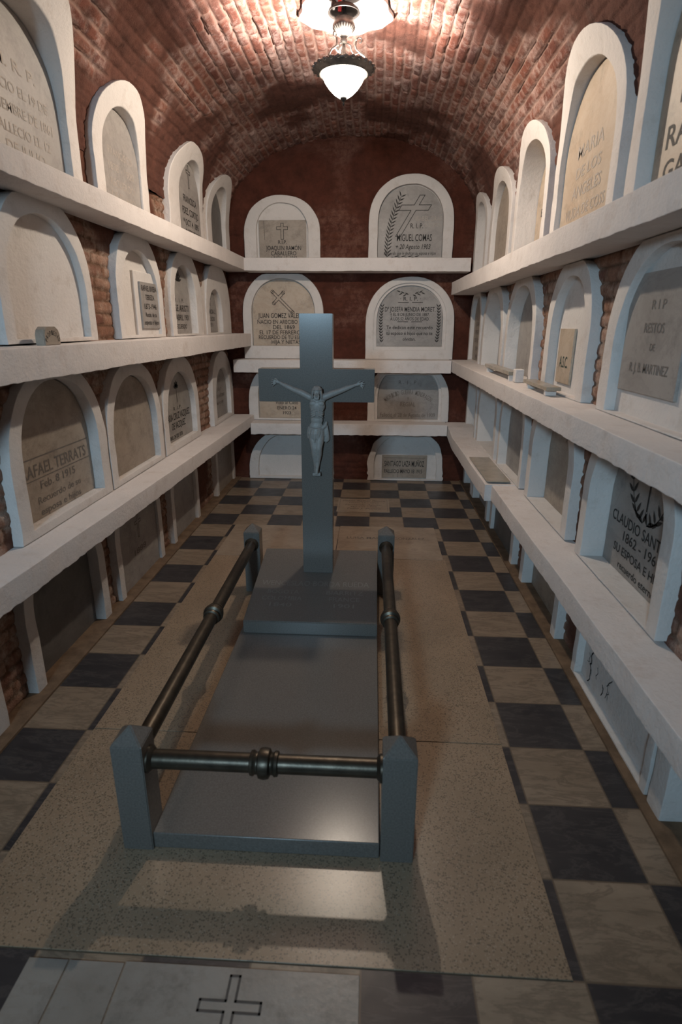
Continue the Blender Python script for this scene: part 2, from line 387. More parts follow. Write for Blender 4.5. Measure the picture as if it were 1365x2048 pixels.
def niche(wall, c, hw, top, ihw, itop, ibase, D, label, F=.026, ic=0, rv=None, irv=None, fill=None, rect=None, lip=False,
          zrow=None, zmax=None, dark_in=None, jag=0, panel=None, name='burial_niche', group=None, lean=False):
    """c: position along the wall; heights are absolute; D recess depth; fill / rect: slab material"""
    seed = len(HOLES['L']) * 7 + len(HOLES['R']) * 3 + len(HOLES['B']) + 1
    if wall == 'L': loc = (float(xw_left(np.array(zrow + .2))), c, zrow); rz = PI / 2
    elif wall == 'R': loc = (float(xw_right(np.array(zrow + .2))), c, zrow); rz = -PI / 2
    else: loc = (c, YB, zrow); rz = 0
    t = thing(name, label, 'niche', loc, rz, group)
    rv = rv or hw; irv = irv or ihw; zm = (zmax - zrow) if zmax else None
    O = outline(0, hw, top - zrow, 0, rv, zm, seed=seed, jit=.0035 + jag)
    I = outline(ic, ihw, itop - zrow, ibase - zrow, irv, (zm - .03) if zm else None, seed=seed + 40, jit=.003)
    def cur(z):
        if not lean: return 0
        return float(vault_inset(z + zrow))
    prof = [(0, -.05), (0, F - .006), (.02, F - .0012), (.06, F), (.5, F + .001), (.94, F), (.98, F - .0012), (1, F - .006)]
    if lip: prof = [(0, -.05), (0, F - .006), (.02, F - .0012), (.06, F), (.5, F + .001), (.68, F), (.71, F - .003), (.715, F - .020), (.94, F - .020), (.98, F - .022), (1, F - .028)]
    prof0 = prof[-1][1]
    for k in range(1, 5): prof.append((1, prof0 + (-D - prof0) * k / 4))
    V = []; n = len(O)
    for ri, (s, d) in enumerate(prof):
        for i in range(n):
            x = O[i][0] * (1 - s) + I[i][0] * s; z = O[i][1] * (1 - s) + I[i][1] * s
            dd = d + (cur(z) if ri < len(prof) - 4 or s < 1 else cur(z) * (1 - (ri - (len(prof) - 5)) / 4))
            dd += .003 * (float(vnoise(x * 11 + seed, z * 11, 8)) - .5)
            V.append((x, -dd, z))
    Fc = []
    for r in range(len(prof) - 1):
        for i in range(n):
            j = (i + 1) % n; Fc.append([r * n + i, r * n + j, (r + 1) * n + j, (r + 1) * n + i])
    Fc.append([(len(prof) - 1) * n + i for i in range(n)])
    bm = bmesh.new(); me = bpy.data.meshes.new('m'); me.from_pydata(V, [], Fc); bm.from_mesh(me); bpy.data.meshes.remove(me)
    so = bmobj('surround', bm, t, M_white, angle=38)
    if panel:
        boxobj('plaster_panel', (panel[0], panel[1], D - .022, D + .004, panel[2] - zrow, panel[3] - zrow), t, M_white, .006)
    if fill:
        I2 = [(ic + (x - ic) * .985, (ibase - zrow) + (z - ibase + zrow) * .985 + .002) for x, z in I]
        bm = bmesh.new(); f0 = [bm.verts.new((x, D - .016, z)) for x, z in I2]; f1 = [bm.verts.new((x, D - .002, z)) for x, z in I2]
        bm.faces.new(f0)
        for i in range(n): bm.faces.new((f0[i], f0[(i + 1) % n], f1[(i + 1) % n], f1[i]))
        bm.faces.new(f1[::-1])
        pl = bmobj('headstone', bm, t, fill, angle=30); t['py'] = D - .0172
    elif rect:
        x0, x1, z0, z1, mt = rect
        yy = D - .022 if panel else D
        pl = boxobj('headstone', (x0, x1, yy - .014, yy - .001, z0 - zrow, z1 - zrow), t, mt, .002); t['py'] = yy - .0152
    else: pl = so; t['py'] = D - .001
    del_py = t['py']; del t['py']
    # opening in the wall behind the frame
    s = .45
    HOLES[wall].append([(c + (o[0] * (1 - s) + i[0] * s) * (-1 if wall == 'R' else 1), zrow + o[1] * (1 - s) + i[1] * s - (.05 if o[1] < .01 else 0)) for o, i in zip(O, I)])
    return pl, del_py
def inpoly(px, pz, poly):
    r = np.zeros(px.shape, bool); n = len(poly)
    for i in range(n):
        x1, z1 = poly[i]; x2, z2 = poly[(i + 1) % n]
        if abs(z2 - z1) < 1e-9: continue
        cnd = ((z1 > pz) != (z2 > pz)) & (px < (x2 - x1) * (pz - z1) / (z2 - z1) + x1)
        r ^= cnd
    return r
def holes(wall, ax):
    polys = HOLES[wall]
    def f(P):
        a = P[..., ax]; z = P[..., 2]; r = np.zeros(a.shape, bool)
        for p in polys:
            p0 = np.array(p); b = (a > p0[:, 0].min()) & (a < p0[:, 0].max()) & (z > p0[:, 1].min() - .1) & (z < p0[:, 1].max())
            if b.any():
                q = np.zeros(a.shape, bool); q[b] = inpoly(a[b], z[b], p); r |= q
        return r
    return f

# ---- left wall, top row
a = dict(zrow=2.385, lean=True)
pl, y = niche('L', 2.82, .43, 3.12, .33, 2.99, 2.41, .03, 'largest round-headed niche with worn grey slab, top shelf of the left wall nearest the viewer', fill=M_mgrey, **a)
inscription(pl, y, [('M. R. P.', 0, .36, .045, .3), ('NACIO EL 19 DE', 0, .27, .04, .45), ('SETIEMBRE DE 1861', 0, .19, .04, .5), ('FALLECIO EL 12', 0, .11, .04, .42), ('DE JULIO', 0, .04, .04, .3)], M_palelet)
pl, y = niche('L', 3.80, .385, 3.03, .27, 2.91, 2.41, .005, 'smooth round-headed niche with pale worn stone, second from the viewer on the top left shelf', fill=M_mgrey, **a)
inscription(pl, y, [('FRANCISCO', 0, .27, .04, .34), ('1878 - 1920', 0, .19, .04, .36), ('RECUERDO', 0, .11, .04, .34), ('DE SU HIJO', 0, .04, .04, .34)], M_palelet)
pl, y = niche('L', 5.04, .44, 3.05, .27, 2.96, 2.41, -.01, 'ragged-topped niche with black dated lettering beside the hooded niche, top left shelf', ic=.07, fill=M_mgrey, jag=.014, **a)
inscription(pl, y, [('FRANCISCA', .07, .27, .05, .34), ('FDEZ. CORTIJO', .07, .18, .05, .42), ('* OCT. 4  1895', .07, .10, .045, .4), ('+ MARZO 27 1944', .07, .03, .045, .42),
    lambda V, F: crossout(V, F, .07, .50, .16, .10, .02, .006)])
pl, y = niche('L', 6.02, .42, 3.06, .26, 2.96, 2.41, .03, 'hooded niche with a blank dark grey panel, top left shelf beside the back wall', fill=M_mdark, **a)
# ---- left wall, second row
a = dict(zrow=1.64, zmax=2.265)
pl, y = niche('L', 2.83, .415, 2.30, .34, 2.20, 1.66, .012, 'wide whitewashed niche fully plastered over, without any stone, left wall second row', **a)
pl, y = niche('L', 3.95, .39, 2.30, .31, 2.18, 1.66, .02, 'niche with a small dark rectangular plaque on a raised plaster panel, left wall second row', rect=(.0, .31, 1.70, 1.995, M_mgrey), panel=(-.06, .34, 1.655, 2.06), **a)
inscription(pl, y, [('RAFAEL RIVERA', .155, .30, .035, .27), ('TEREZA', .155, .245, .032, .16), ('1873-1946', .155, .185, .035, .22), ('Recdo. de tu', .155, .135, .028, .2), ('esposa e hijos', .155, .085, .03, .26)])
pl, y = niche('L', 4.93, .42, 2.29, .28, 2.18, 1.655, .05, 'niche with a tall dark palm-engraved slab, left wall second row', ic=-.04, fill=M_mgrey, **a)
inscription(pl, y, [('R .  I .  P .', -.04, .26, .03, .22), ('JOSE ARISTI', -.04, .19, .05, .44), ('DE ABRIL 1901', -.04, .12, .045, .44), ('RECUERDO', -.04, .055, .035, .3)] +
    [lambda V, F: [leaf(V, F, -.04, .42, PI / 2 + (k - 3) * .45, .09, .018) for k in range(7)]])
pl, y = niche('L', 5.93, .47, 2.30, .24, 2.05, 1.655, .05, 'niche with a small low round-headed slab beside the back left corner, second row', ic=-.12, fill=M_mgrey, **a)
inscription(pl, y, [('I. GARCIA L.', -.12, .19, .04, .36), ('FALLECIO', -.12, .125, .035, .28), ('1931', -.12, .07, .035, .13), lambda V, F: crossout(V, F, -.12, .33, .09, .06, .012, .006)])
# ---- left wall, third row
a = dict(zrow=.755, zmax=1.495)
pl, y = niche('L', 2.81, .47, 1.54, .37, 1.47, .80, .05, 'biggest niche of the third left row, beige slab with a faint name in relief', fill=M_mbeige, **a)
inscription(pl, y, [('RAFAEL TERRATS', 0, .26, .06, .62), ('Feb. 8 1915', 0, .19, .04, .34), ('Recuerdo de su', 0, .12, .035, .42), ('esposa e hijos', 0, .06, .035, .4),
    lambda V, F: stroke(V, F, [(-.34, .35), (.34, .35)], .006), lambda V, F: stroke(V, F, [(-.34, .245), (.34, .245)], .005)], M_faint)
pl, y = niche('L', 3.75, .455, 1.50, .37, 1.41, .79, .035, 'niche closed by a plain blank beige slab, left wall third row', fill=M_mbeige, **a)
pl, y = niche('L', 4.70, .46, 1.485, .36, 1.36, .81, .035, 'niche with a black-lettered white slab under a flower motif, left wall third row', fill=M_mwhite, **a)
inscription(pl, y, [('R . I . P .', 0, .30, .03, .2), ('MARIA CRUZ VAZQUEZ', 0, .225, .055, .60), ('DE VAZQUEZ', 0, .15, .055, .34), ('ABRIL 24 DE 1878', -.10, .075, .032, .34),
    lambda V, F: (stroke(V, F, [(0, .36), (0, .48)], .007), [leaf(V, F, 0, .48, PI / 2 + (k - 2) * .7, .06, .03) for k in range(5)])])
pl, y = niche('L', 6.06, .425, 1.47, .30, 1.30, .79, .035, 'small-lettered grey slab in a narrow niche at the back left corner, third row', fill=M_mgrey, **a)
inscription(pl, y, [('+', 0, .40, .05, .05), ('R.I.P', 0, .31, .03, .14), ('JOSE ANTONIO', 0, .24, .035, .4), ('MAYO 1899', 0, .17, .03, .26)], M_faint)
# ---- left wall, floor row
a = dict(zrow=.003, zmax=.625, rv=.34, irv=.28)
pl, y = niche('L', 1.60, .45, .74, .36, .66, .006, .05, 'floor-level niche cut by the left edge of the photo', fill=M_mdark, **a)
pl, y = niche('L', 2.69, .41, .74, .33, .68, .006, .05, 'floor-level niche closed by a nearly black slab, left wall', fill=M_mdark, **a)
pl, y = niche('L', 3.66, .40, .74, .33, .68, .006, .01, 'floor-level niche with mid-grey slab and faint cross, left wall', fill=M_mgrey, **a)
inscription(pl, y, [lambda V, F: crossout(V, F, 0, .42, .16, .1, .02, .006), ('1888', 0, .2, .04, .2)], M_faint)
pl, y = niche('L', 4.66, .37, .72, .30, .66, .006, .02, 'narrow floor-level niche with greenish grey slab beside the checkered tiles, left wall', fill=M_mgrey, **a)
pl, y = niche('L', 6.06, .40, .72, .33, .66, .006, .01, 'thin-framed floor-level niche next to the back left corner', fill=M_mbeige, **a)
# ---- right wall, top row
a = dict(zrow=2.165, lean=True)
pl, y = niche('R', 2.19, .44, 3.06, .35, 2.95, 2.19, .05, 'niche with a big black-lettered cream slab, cut by the top right edge of the photo', fill=M_mcream, **a)
inscription(pl, y, [('P. RAMON', 0, .30, .07, .4), ('RAMIREZ', 0, .17, .075, .52), ('GARRIDO', 0, .06, .07, .5)])
pl, y = niche('R', 3.20, .455, 2.99, .37, 2.88, 2.19, .02, 'tall niche with an ochre-stained cream slab and worn white lettering, top right shelf', fill=M_mcream, **a)
inscription(pl, y, [('MARIA', 0, .36, .06, .35), ('DE LOS', 0, .27, .05, .34), ('ANGELES', 0, .18, .055, .4), ('VIUDA DE COSS', 0, .09, .05, .55)], M_palelet)
pl, y = niche('R', 4.20, .42, 2.93, .34, 2.83, 2.185, .13, 'deep white niche with a narrow cream stone turned into shadow, top right shelf', fill=M_mcream, lip=False, **a)
inscription(pl, y, [('PROF.', 0, .36, .05, .3), ('EDUARDO', 0, .27, .05, .42), ('LOPEZ', 0, .18, .05, .3), ('1', 0, .09, .05, .03)])
pl, y = niche('R', 5.13, .41, 2.90, .32, 2.80, 2.185, .03, 'niche with a mottled grey-brown slab, fourth from the viewer on the top right shelf', fill=M_mbeige, **a)
pl, y = niche('R', 6.01, .33, 2.90, .24, 2.82, 2.185, .10, 'narrow empty white niche in the top right corner by the back wall', **a)
# ---- right wall, second row
a = dict(zrow=1.365, zmax=2.035)
pl, y = niche('R', 2.22, .47, 2.09, .37, 2.00, 1.372, .02, 'wide niche with a rough grey cement slab and smudged lettering, right wall second row', rect=(-.34, .14, 1.47, 1.92, M_mgrey), lip=False, **a)
inscription(pl, y, [('R I P', -.08, .42, .034, .11), ('RESTOS', -.09, .335, .036, .16), ('DE', -.08, .27, .026, .04), ('R. J. B. MARTINEZ', -.09, .185, .036, .32)], M_faint)
pl, y = niche('R', 3.25, .36, 2.06, .27, 1.97, 1.372, .025, 'pointed white niche with a small rectangular stone marked by three initials, right wall second row', rect=(-.20, .04, 1.42, 1.71, M_mcream), **a)
inscription(pl, y, [('A.S.C.', -.08, .14, .06, .14)], m_simple('green_black_lettering', (.03, .06, .05), .6))
pl, y = niche('R', 4.28, .43, 2.08, .36, 1.99, 1.375, .08, 'deep niche with a plain grey slab above the long marble ledge, right wall second row', fill=M_mgrey, **a)
pl, y = niche('R', 5.25, .46, 2.08, .37, 1.99, 1.375, .14, 'very deep white niche with a sliver of dark slab, right wall second row', fill=M_mgrey, **a)
pl, y = niche('R', 6.12, .33, 2.08, .27, 2.02, 1.385, .03, 'narrow niche with a beige slab of small brown lettering at the back right corner', fill=M_mbeige, **a)
inscription(pl, y, [('JUANA', 0, .36, .04, .3), ('PEREZ', 0, .28, .04, .3), ('DE SOTO', 0, .20, .04, .34), ('1897', 0, .12, .04, .2), ('RIP', 0, .04, .04, .14)], M_faint)
# ---- right wall, third row
a = dict(zrow=.625, zmax=1.255, rv=.34, irv=.3)
pl, y = niche('R', 2.34, .44, 1.32, .36, 1.27, .633, .10, 'niche with a laurel wreath and torch carved above the lettering, right wall third row', fill=M_mgrey, **a)
def wreath(V, F):
    stroke(V, F, [(0, .36), (0, .60)], .012)
    for s in (-1, 1):
        pts = [(s * (.02 + .16 * math.sin(k / 7 * 1.5)), .30 + .24 * (1 - math.cos(k / 7 * 1.7))) for k in range(8)]
        stroke(V, F, pts, .006)
        for k, (px, pz) in enumerate(pts):
            for q in (-1, 1): leaf(V, F, px, pz, PI / 2 - s * (.3 + q * .8), .062, .019)
inscription(pl, y, [wreath, ('CLAUDIO SANTOS P.', 0, .23, .05, .62), ('1862 - 1961', 0, .165, .045, .34), ('SU ESPOSA E HIJOS', 0, .095, .04, .5), ('recuerdo eterno', 0, .03, .035, .36)])
pl, y = niche('R', 3.38, .44, 1.32, .35, 1.27, .633, .10, 'deep white niche with a brown-grey slab and small carved emblem, right wall third row', fill=M_mbeige, **a)
inscription(pl, y, [('XX', 0, .44, .05, .1)], M_faint)
pl, y = niche('R', 4.36, .40, 1.32, .34, 1.27, .633, .06, 'niche with a tiled grey slab directly behind the polished marble ledge, right wall third row', fill=M_mgrey, **a)
pl, y = niche('R', 5.33, .45, 1.32, .37, 1.27, .633, .14, 'deep all-white niche left of the tiled grey one, right wall third row', **a)
pl, y = niche('R', 6.17, .31, 1.32, .25, 1.27, .635, .18, 'narrow all-white niche at the back right corner, third row', **a)
# ---- right wall, floor row
a = dict(zrow=.003, zmax=.505, rv=.3, irv=.25)
pl, y = niche('R', 1.34, .44, .62, .34, .56, .006, .08, 'bluish white floor-level niche at the right edge of the photo', **a)
pl, y = niche('R', 2.23, .43, .60, .38, .56, .02, .012, 'floor-level niche plastered flush with black damp stains, right wall', **a)
def damp(V, F):
    r = random.Random(3)
    for k in range(9):
        x, z = -.34 + .3 * r.random(), .02 + .12 * r.random(); p = [(x, z)]
        for q in range(5): x += (r.random() - .5) * .03; z += r.random() * .022; p.append((x, z))
        stroke(V, F, p, .003 + .006 * r.random())
inscription(pl, y, [damp], M_ink)
pl, y = niche('R', 3.37, .42, .60, .34, .56, .006, .06, 'floor-level niche with a brownish slab and bright blue-white edge, right wall', fill=M_mbeige, **a)
pl, y = niche('R', 4.47, .44, .60, .36, .56, .006, .02, 'floor-level niche with a wide dark grey slab, right wall under the ledge step', fill=M_mdark, **a)
pl, y = niche('R', 5.45, .42, .60, .34, .56, .006, .06, 'shadowed floor-level niche with bare white reveal, right wall far half', fill=M_mgrey, **a)
pl, y = niche('R', 6.18, .29, .60, .20, .56, .006, .05, 'little rounded white niche end at floor level in the back right corner', **a)
# ---- back wall
pl, y = niche('B', -.97, .40, 2.99, .27, 2.92, 2.39, .01, 'niche with a square beige plaque and outlined upright cross, top left of the back wall', zrow=2.38, rv=.36, rect=(-.245, .25, 2.40, 2.76, M_mbeige))
inscription(pl, y, [lambda V, F: crossout(V, F, 0, .305, .15, .115, .028, .005), ('R.I.P.', .0, .155, .035, .09), ('JOAQUIN RAMÓN', .01, .095, .042, .37), ('CABALLERO', .01, .045, .04, .27), ('+ NOV. 15. 1943', .01, .005, .032, .28), lambda V, F: stroke(V, F, [(-.19, .37), (-.185, .19)], .003)])
pl, y = niche('B', .365, .435, 3.17, .335, 3.08, 2.40, .03, 'tall niche with a slanted outlined cross and palm branch, top right of the back wall', zrow=2.38, fill=M_mgrey, ic=-.005)
def palm(V, F):
    pts = [(-.24 + .13 * (k / 16) ** 2.2, .03 + .56 * k / 16) for k in range(17)]
    stroke(V, F, pts, .005)
    for k, (px, pz) in enumerate(pts):
        for q in (-1, 1):
            leaf(V, F, px, pz, PI / 2 - .3 * k / 16 + q * .75 - .15, .06, .012)
inscription(pl, y, [lambda V, F: crossout(V, F, .035, .49, .38, .30, .05, .006, skew=.62), palm, ('R. I. P.', .06, .30, .045, .13), ('MIGUEL COMAS', .04, .18, .065, .36), ('+ 20 Agosto 1903', .03, .105, .045, .36, {'slant': .2}), ('Recuerdo que le dedican su esposa e hijos', .0, .05, .03, .54, {'slant': .3})] +
    [lambda V, F: [leaf(V, F, -.2 + k * .035, .03, .2 if k % 2 else -.25, .06, .010) for k in range(8)]])
inscription(pl, y, [('ISABEL GRAS', .18, .37, .04, .27), ('2-3-1921', .22, .315, .03, .16)], M_palelet)
pl, y = niche('B', -.98, .44, 2.285, .345, 2.20, 1.51, .025, 'niche with a stained cream slab and slanting budded cross behind the stone cross, back wall', zrow=1.375, zmax=2.245, fill=M_mcream)
def budcross(V, F):
    cx, cz = -.02, .60
    crossout(V, F, cx - .03, cz + .03, .30, .15, .028, .006, ang=.80)
    for u, v in ((0, .09), (.075, 0), (-.075, 0), (0, -.21)):
        ca, sa = math.cos(.8), math.sin(.8); x = cx - .03 + u * ca - v * sa; z = cz + .03 + u * sa + v * ca
        stroke(V, F, [(x + .018 * math.cos(k * PI / 4), z + .018 * math.sin(k * PI / 4)) for k in range(8)], .005, True)
inscription(pl, y, [budcross, ('JUAN GOMEZ VALENCIA', .0, .425, .05, .56), ('NACIO EN ARECIBO 31 DE', .0, .365, .042, .58), ('DEL 1869', -.0, .31, .042, .24), ('EL 17 DE FEBRERO DE', .0, .255, .042, .54), ('RECUERDO DE TU ESPOSO', .0, .205, .04, .56), ('HIJA Y NIETAS', .02, .155, .04, .32),
    lambda V, F: stroke(V, F, [(-.07, .12), (.2, .12)], .006), lambda V, F: stroke(V, F, [(-.25, .055), (.3, .05)], .005), lambda V, F: stroke(V, F, [(.06, .12), (.06, .05)], .004)])
pl, y = niche('B', .39, .475, 2.215, .355, 2.13, 1.51, .025, 'niche with dense black text between two branches, second row of the back wall', zrow=1.375, fill=M_mgrey, rv=.45, lip=True)
def sprays(V, F):
    for s in (-1, 1):
        pts = [(s * (.30 + .012 * math.sin(k / 12 * PI)), .18 + .36 * k / 12) for k in range(13)]
        stroke(V, F, pts, .004)
        for px, pz in pts:
            for q in (-1, 1): leaf(V, F, px, pz, PI / 2 + q * .6, .04, .011)
        for k in range(5): leaf(V, F, s * .02 + s * k * .022, .665 + .006 * k, (0 if s > 0 else PI) + (.5 if k % 2 else -.4), .05, .012)
    for z in (.585, .39): stroke(V, F, [(-.13, z), (-.02, z)], .006); stroke(V, F, [(.02, z), (.13, z)], .006)
inscription(pl, y, [sprays, ('· R. I. P. ·', 0, .605, .038, .22), ('Dª JOSEFA MENDIA MORET.', -.0, .495, .048, .54), ('† EL 8 DE JUNIO DE 1887.', .0, .45, .032, .42), ('A LOS 52 AÑOS DE EDAD.', .0, .405, .032, .42), ('Te dedican este recuerdo', 0, .315, .036, .50), ('tu esposo é hijos que no te', 0, .255, .036, .50), ('olvidan.', 0, .195, .034, .14)])
pl, y = niche('B', -.95, .45, 1.36, .34, 1.30, .715, .03, 'niche with a slab dated 1923, half hidden by the stone cross', zrow=.695, zmax=1.235, fill=M_mcream)
inscription(pl, y, [('NIÑA ROSA', 0, .33, .04, .3), ('AGUILAR MORALES', -.02, .255, .038, .40), ('Voló al Cielo', -.02, .175, .038, .26), ('ENERO 24', -.02, .115, .036, .22), ('1923', -.02, .06, .034, .09)])
pl, y = niche('B', .405, .455, 1.37, .34, 1.31, .715, .03, 'niche with the name curved in an arch on a pale slab, back wall third row', zrow=.695, zmax=1.235, fill=M_mgrey, lip=True)
def arctext(V, F):
    T = 'MAURICIO GUERRA MONDRAGON'; n = len(T)
    for i, ch in enumerate(T):
        if ch == ' ': continue
        t = (i - (n - 1) / 2) / n; ang = -t * 1.35; R = .40
        glyphs(V, F, ch, R * math.sin(-ang), .30 - R + R * math.cos(ang), .05, .020, ang=ang)
inscription(pl, y, [arctext, ('R .  I .  P .', 0, .41, .04, .22), ('Y', 0, .235, .03, .03), ('REGIAL', 0, .165, .045, .17), ('Falleció el 28 de Agosto de 1909', 0, .045, .045, .62)], M_faint)
pl, y = niche('B', -.93, .50, .60, .39, .55, .03, .03, 'blank pale blue plastered niche low on the back wall behind the stone cross', zrow=.003, zmax=.565, rv=.5, irv=.42)
pl, y = niche('B', .40, .44, .60, .36, .55, .02, .008, 'ragged low niche with a small two line rectangular plaque, back wall', zrow=.003, zmax=.54, rv=.42, rect=(-.27, .25, .03, .30, M_mbeige), jag=.012)
inscription(pl, y, [('SANTIÁGO LAZA MUÑOZ', -.01, .165, .065, .46), ('FALLECIO MAYO 18 1915', -.02, .085, .045, .44), lambda V, F: stroke(V, F, [(-.25, .265), (.23, .265)], .003), lambda V, F: stroke(V, F, [(-.08, .035), (-.08, .075)], .003)])

# ---------------------------------------------------------------- walls, vault, floor
def side(name, xf, sgn, wall, seed):
    U = np.arange(YF, YB + .001, .017); V = np.arange(-.02, VZ + .012, .0115)
    def field(u, v):
        m, r, b = brickfield(u, v, .235, .066, .012, .010, seed)
        cov = sstep(.55, .67, fbm(u * 1.9 + 3, v * 1.9, seed + 60, 4) + .10 * sstep(1.9, 2.6, v) + .06 * sstep(1.2, .8, v))
        return m, r, b, cov
    def pos(u, v):
        m, r, b, cov = field(u, v)
        d = (b * .010) * (1 - .75 * cov) + .020 * (fbm(u * 5, v * 6, seed + 2, 5) - .5) + .004 * (fbm(u * 30, v * 34, seed + 8, 3) - .5)
        return np.stack([xf(v) + sgn * (d - .030), u, v], -1)
    def att(u, v):
        m, r, b, cov = field(u, v); return np.stack([m, r, cov, np.ones_like(m)], -1)
    return struct(gridmesh(name, U, V, pos, holes(wall, 1), M_brick, att))
side('wall_left', xw_left, 1, 'L', 11); side('wall_right', xw_right, -1, 'R', 31)
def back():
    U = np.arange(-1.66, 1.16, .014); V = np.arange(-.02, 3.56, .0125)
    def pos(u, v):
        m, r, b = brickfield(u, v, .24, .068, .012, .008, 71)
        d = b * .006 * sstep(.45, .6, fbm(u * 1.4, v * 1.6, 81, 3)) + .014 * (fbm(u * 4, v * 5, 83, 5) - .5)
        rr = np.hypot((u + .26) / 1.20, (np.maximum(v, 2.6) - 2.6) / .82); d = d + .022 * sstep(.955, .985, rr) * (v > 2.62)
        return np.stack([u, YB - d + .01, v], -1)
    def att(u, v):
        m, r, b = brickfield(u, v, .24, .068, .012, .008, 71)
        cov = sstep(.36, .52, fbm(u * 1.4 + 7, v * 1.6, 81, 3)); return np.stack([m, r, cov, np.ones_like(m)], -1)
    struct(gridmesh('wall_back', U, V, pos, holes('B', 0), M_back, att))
back()
def vault():
    th = np.linspace(0, PI, 1500); cx = np.cos(th); sz = np.sin(th)
    X = VC - VA * np.sign(cx) * np.abs(cx) ** (2 / VN); Z = VZ + VH * np.abs(sz) ** (2 / VN)
    L = np.concatenate([[0], np.cumsum(np.hypot(np.diff(X), np.diff(Z)))])
    Sv = np.arange(0, L[-1], .0088); Sv = np.append(Sv, L[-1])
    PX = np.interp(Sv, L, X); PZ = np.interp(Sv, L, Z); tx = np.gradient(PX, Sv); tz = np.gradient(PZ, Sv)
    ln = np.hypot(tx, tz); NX = tz / ln; NZ = -tx / ln       # inward normal
    U = np.arange(YF, YB + .005, .0155)
    def cover(u, s):
        e = np.minimum(s, L[-1] - s)
        return sstep(.5, .66, fbm(u * 2.1, s * 2.3, 91, 4) + .30 * sstep(.42, .08, e))
    def pos(u, s):
        m, r, b = brickfield(u, s, .225, .0665, .011, .009, 5)
        cov = cover(u, s)
        d = b * .018 * (1 - .6 * cov) + .030 * (fbm(u * 3.2, s * 3.2, 7, 5) - .5) + .010 * (fbm(u * 20, s * 26, 9, 3) - .5)
        i = np.clip(np.searchsorted(Sv, s[0]), 0, len(Sv) - 1)
        return np.stack([PX[i][None, :] + NX[i][None, :] * (d - .014), u, PZ[i][None, :] + NZ[i][None, :] * (d - .014)], -1)
    def att(u, s):
        m, r, b = brickfield(u, s, .225, .0665, .011, .009, 5)
        return np.stack([m, r, cover(u, s), np.ones_like(m)], -1)
    hl, hr = holes('L', 1), holes('R', 1)
    def hole(P): return (hl(P) & (P[..., 0] < VC)) | (hr(P) & (P[..., 0] > VC))
    struct(gridmesh('ceiling', U, Sv, pos, hole, M_vault, att))
vault()
# light-tight masonry behind the recesses and above the vault
bm = bmesh.new()
for b in ((-2.3, -2.05, YF - .2, 7.1, -.1, 3.9), (1.52, 1.8, YF - .2, 7.1, -.1, 3.9), (-2.3, 1.8, 6.85, 7.1, -.1, 3.9), (-2.3, 1.8, YF - .2, 7.1, 3.62, 3.9)):
    box(bm, *b)
struct(bmobj('wall_outer', bm, None, M_grout))
bm = bmesh.new()      # front wall behind the viewer with its high opening
for b in ((-2.05, -1.15, -2.2, -2.0, 0, 3.62), (-.55, 1.52, -2.2, -2.0, 0, 3.62), (-1.15, -.55, -2.2, -2.0, 0, 2.25), (-1.15, -.55, -2.2, -2.0, 2.75, 3.62)):
    box(bm, *b)
struct(bmobj('wall_front', bm, None, m_plaster('old_plaster', (.25, .17, .13))))
struct(boxobj('floor', (-2.05, 1.52, -2.0, 6.85, -.06, 0), None, M_check, 0))
struct(boxobj('trim_2', (1.035, 1.165, -2.0, 6.5, -.01, .012), None, M_grout, .002))
struct(boxobj('trim_1', (-1.68, -1.535, -2.0, 6.5, -.01, .012), None, M_grout, .002))

# ---------------------------------------------------------------- ledges
def ledge(name, label, st, mat=M_shelf, drip=.002, seed=0):
    """st: stations of (axis position, back, front, ztop, zbot); axis 'y' for side ledges, 'x' for the back wall"""
    axis, pts = st; P0 = []
    for i in range(len(pts) - 1):
        n = max(2, int(abs(pts[i + 1][0] - pts[i][0]) / .022))
        for k in range(n):
            t = k / n; P0.append([a * (1 - t) + b * t for a, b in zip(pts[i], pts[i + 1])])
    P0.append(list(pts[-1])); V = []; F = []; m = 14
    for i, (s, bk, fr, zt, zb) in enumerate(P0):
        g = 1 if fr > bk else -1; e = .005
        jt = .0025 * (float(vnoise(s * 4, seed, 1)) - .5); jb = drip * (float(vnoise(s * 27, seed, 2)) - .5) * 2 + .004 * (float(vnoise(s * 2.1, seed, 4)) - .5); jf = .004 * (float(vnoise(s * 5, seed, 3)) - .5)
        zt2, zb2, f2 = zt + jt, zb + jb, fr + g * jf
        ring = [(bk, zt2)] + [(bk + (f2 - bk) * q, zt2 + .002 * (float(vnoise(s * 14, q * 6 + seed, 9)) - .5)) for q in (.33, .66)]
        ring += [(f2 - g * e, zt2), (f2 - g * e * .3, zt2 - e * .3), (f2, zt2 - e)]
        h = zt2 - zb2
        ring += [(f2 + g * .003 * (float(vnoise(s * 16, q * 9 + seed, 7)) - .5), zt2 - h * q) for q in (.35, .65)]
        ring += [(f2, zb2 + e * .8), (f2 - g * e * .3, zb2 + e * .2), (f2 - g * e, zb2)]
        ring += [(bk + (f2 - bk) * q, zb + jb * .3) for q in (.6, .3)] + [(bk, zb)]
        for a, z in ring: V.append((a, s, z) if axis == 'y' else (s, a, z))
    m = len(ring)
    for i in range(len(P0) - 1):
        for k in range(m):
            j = (k + 1) % m; F.append([i * m + k, i * m + j, (i + 1) * m + j, (i + 1) * m + k])
    F.append(list(range(m))); F.append([(len(P0) - 1) * m + k for k in range(m)][::-1])
    bm = bmesh.new(); me = bpy.data.meshes.new('m'); me.from_pydata(V, [], F); bm.from_mesh(me); bpy.data.meshes.remove(me)
    return tag(bmobj(name, bm, None, mat, angle=40), label, 'ledge')
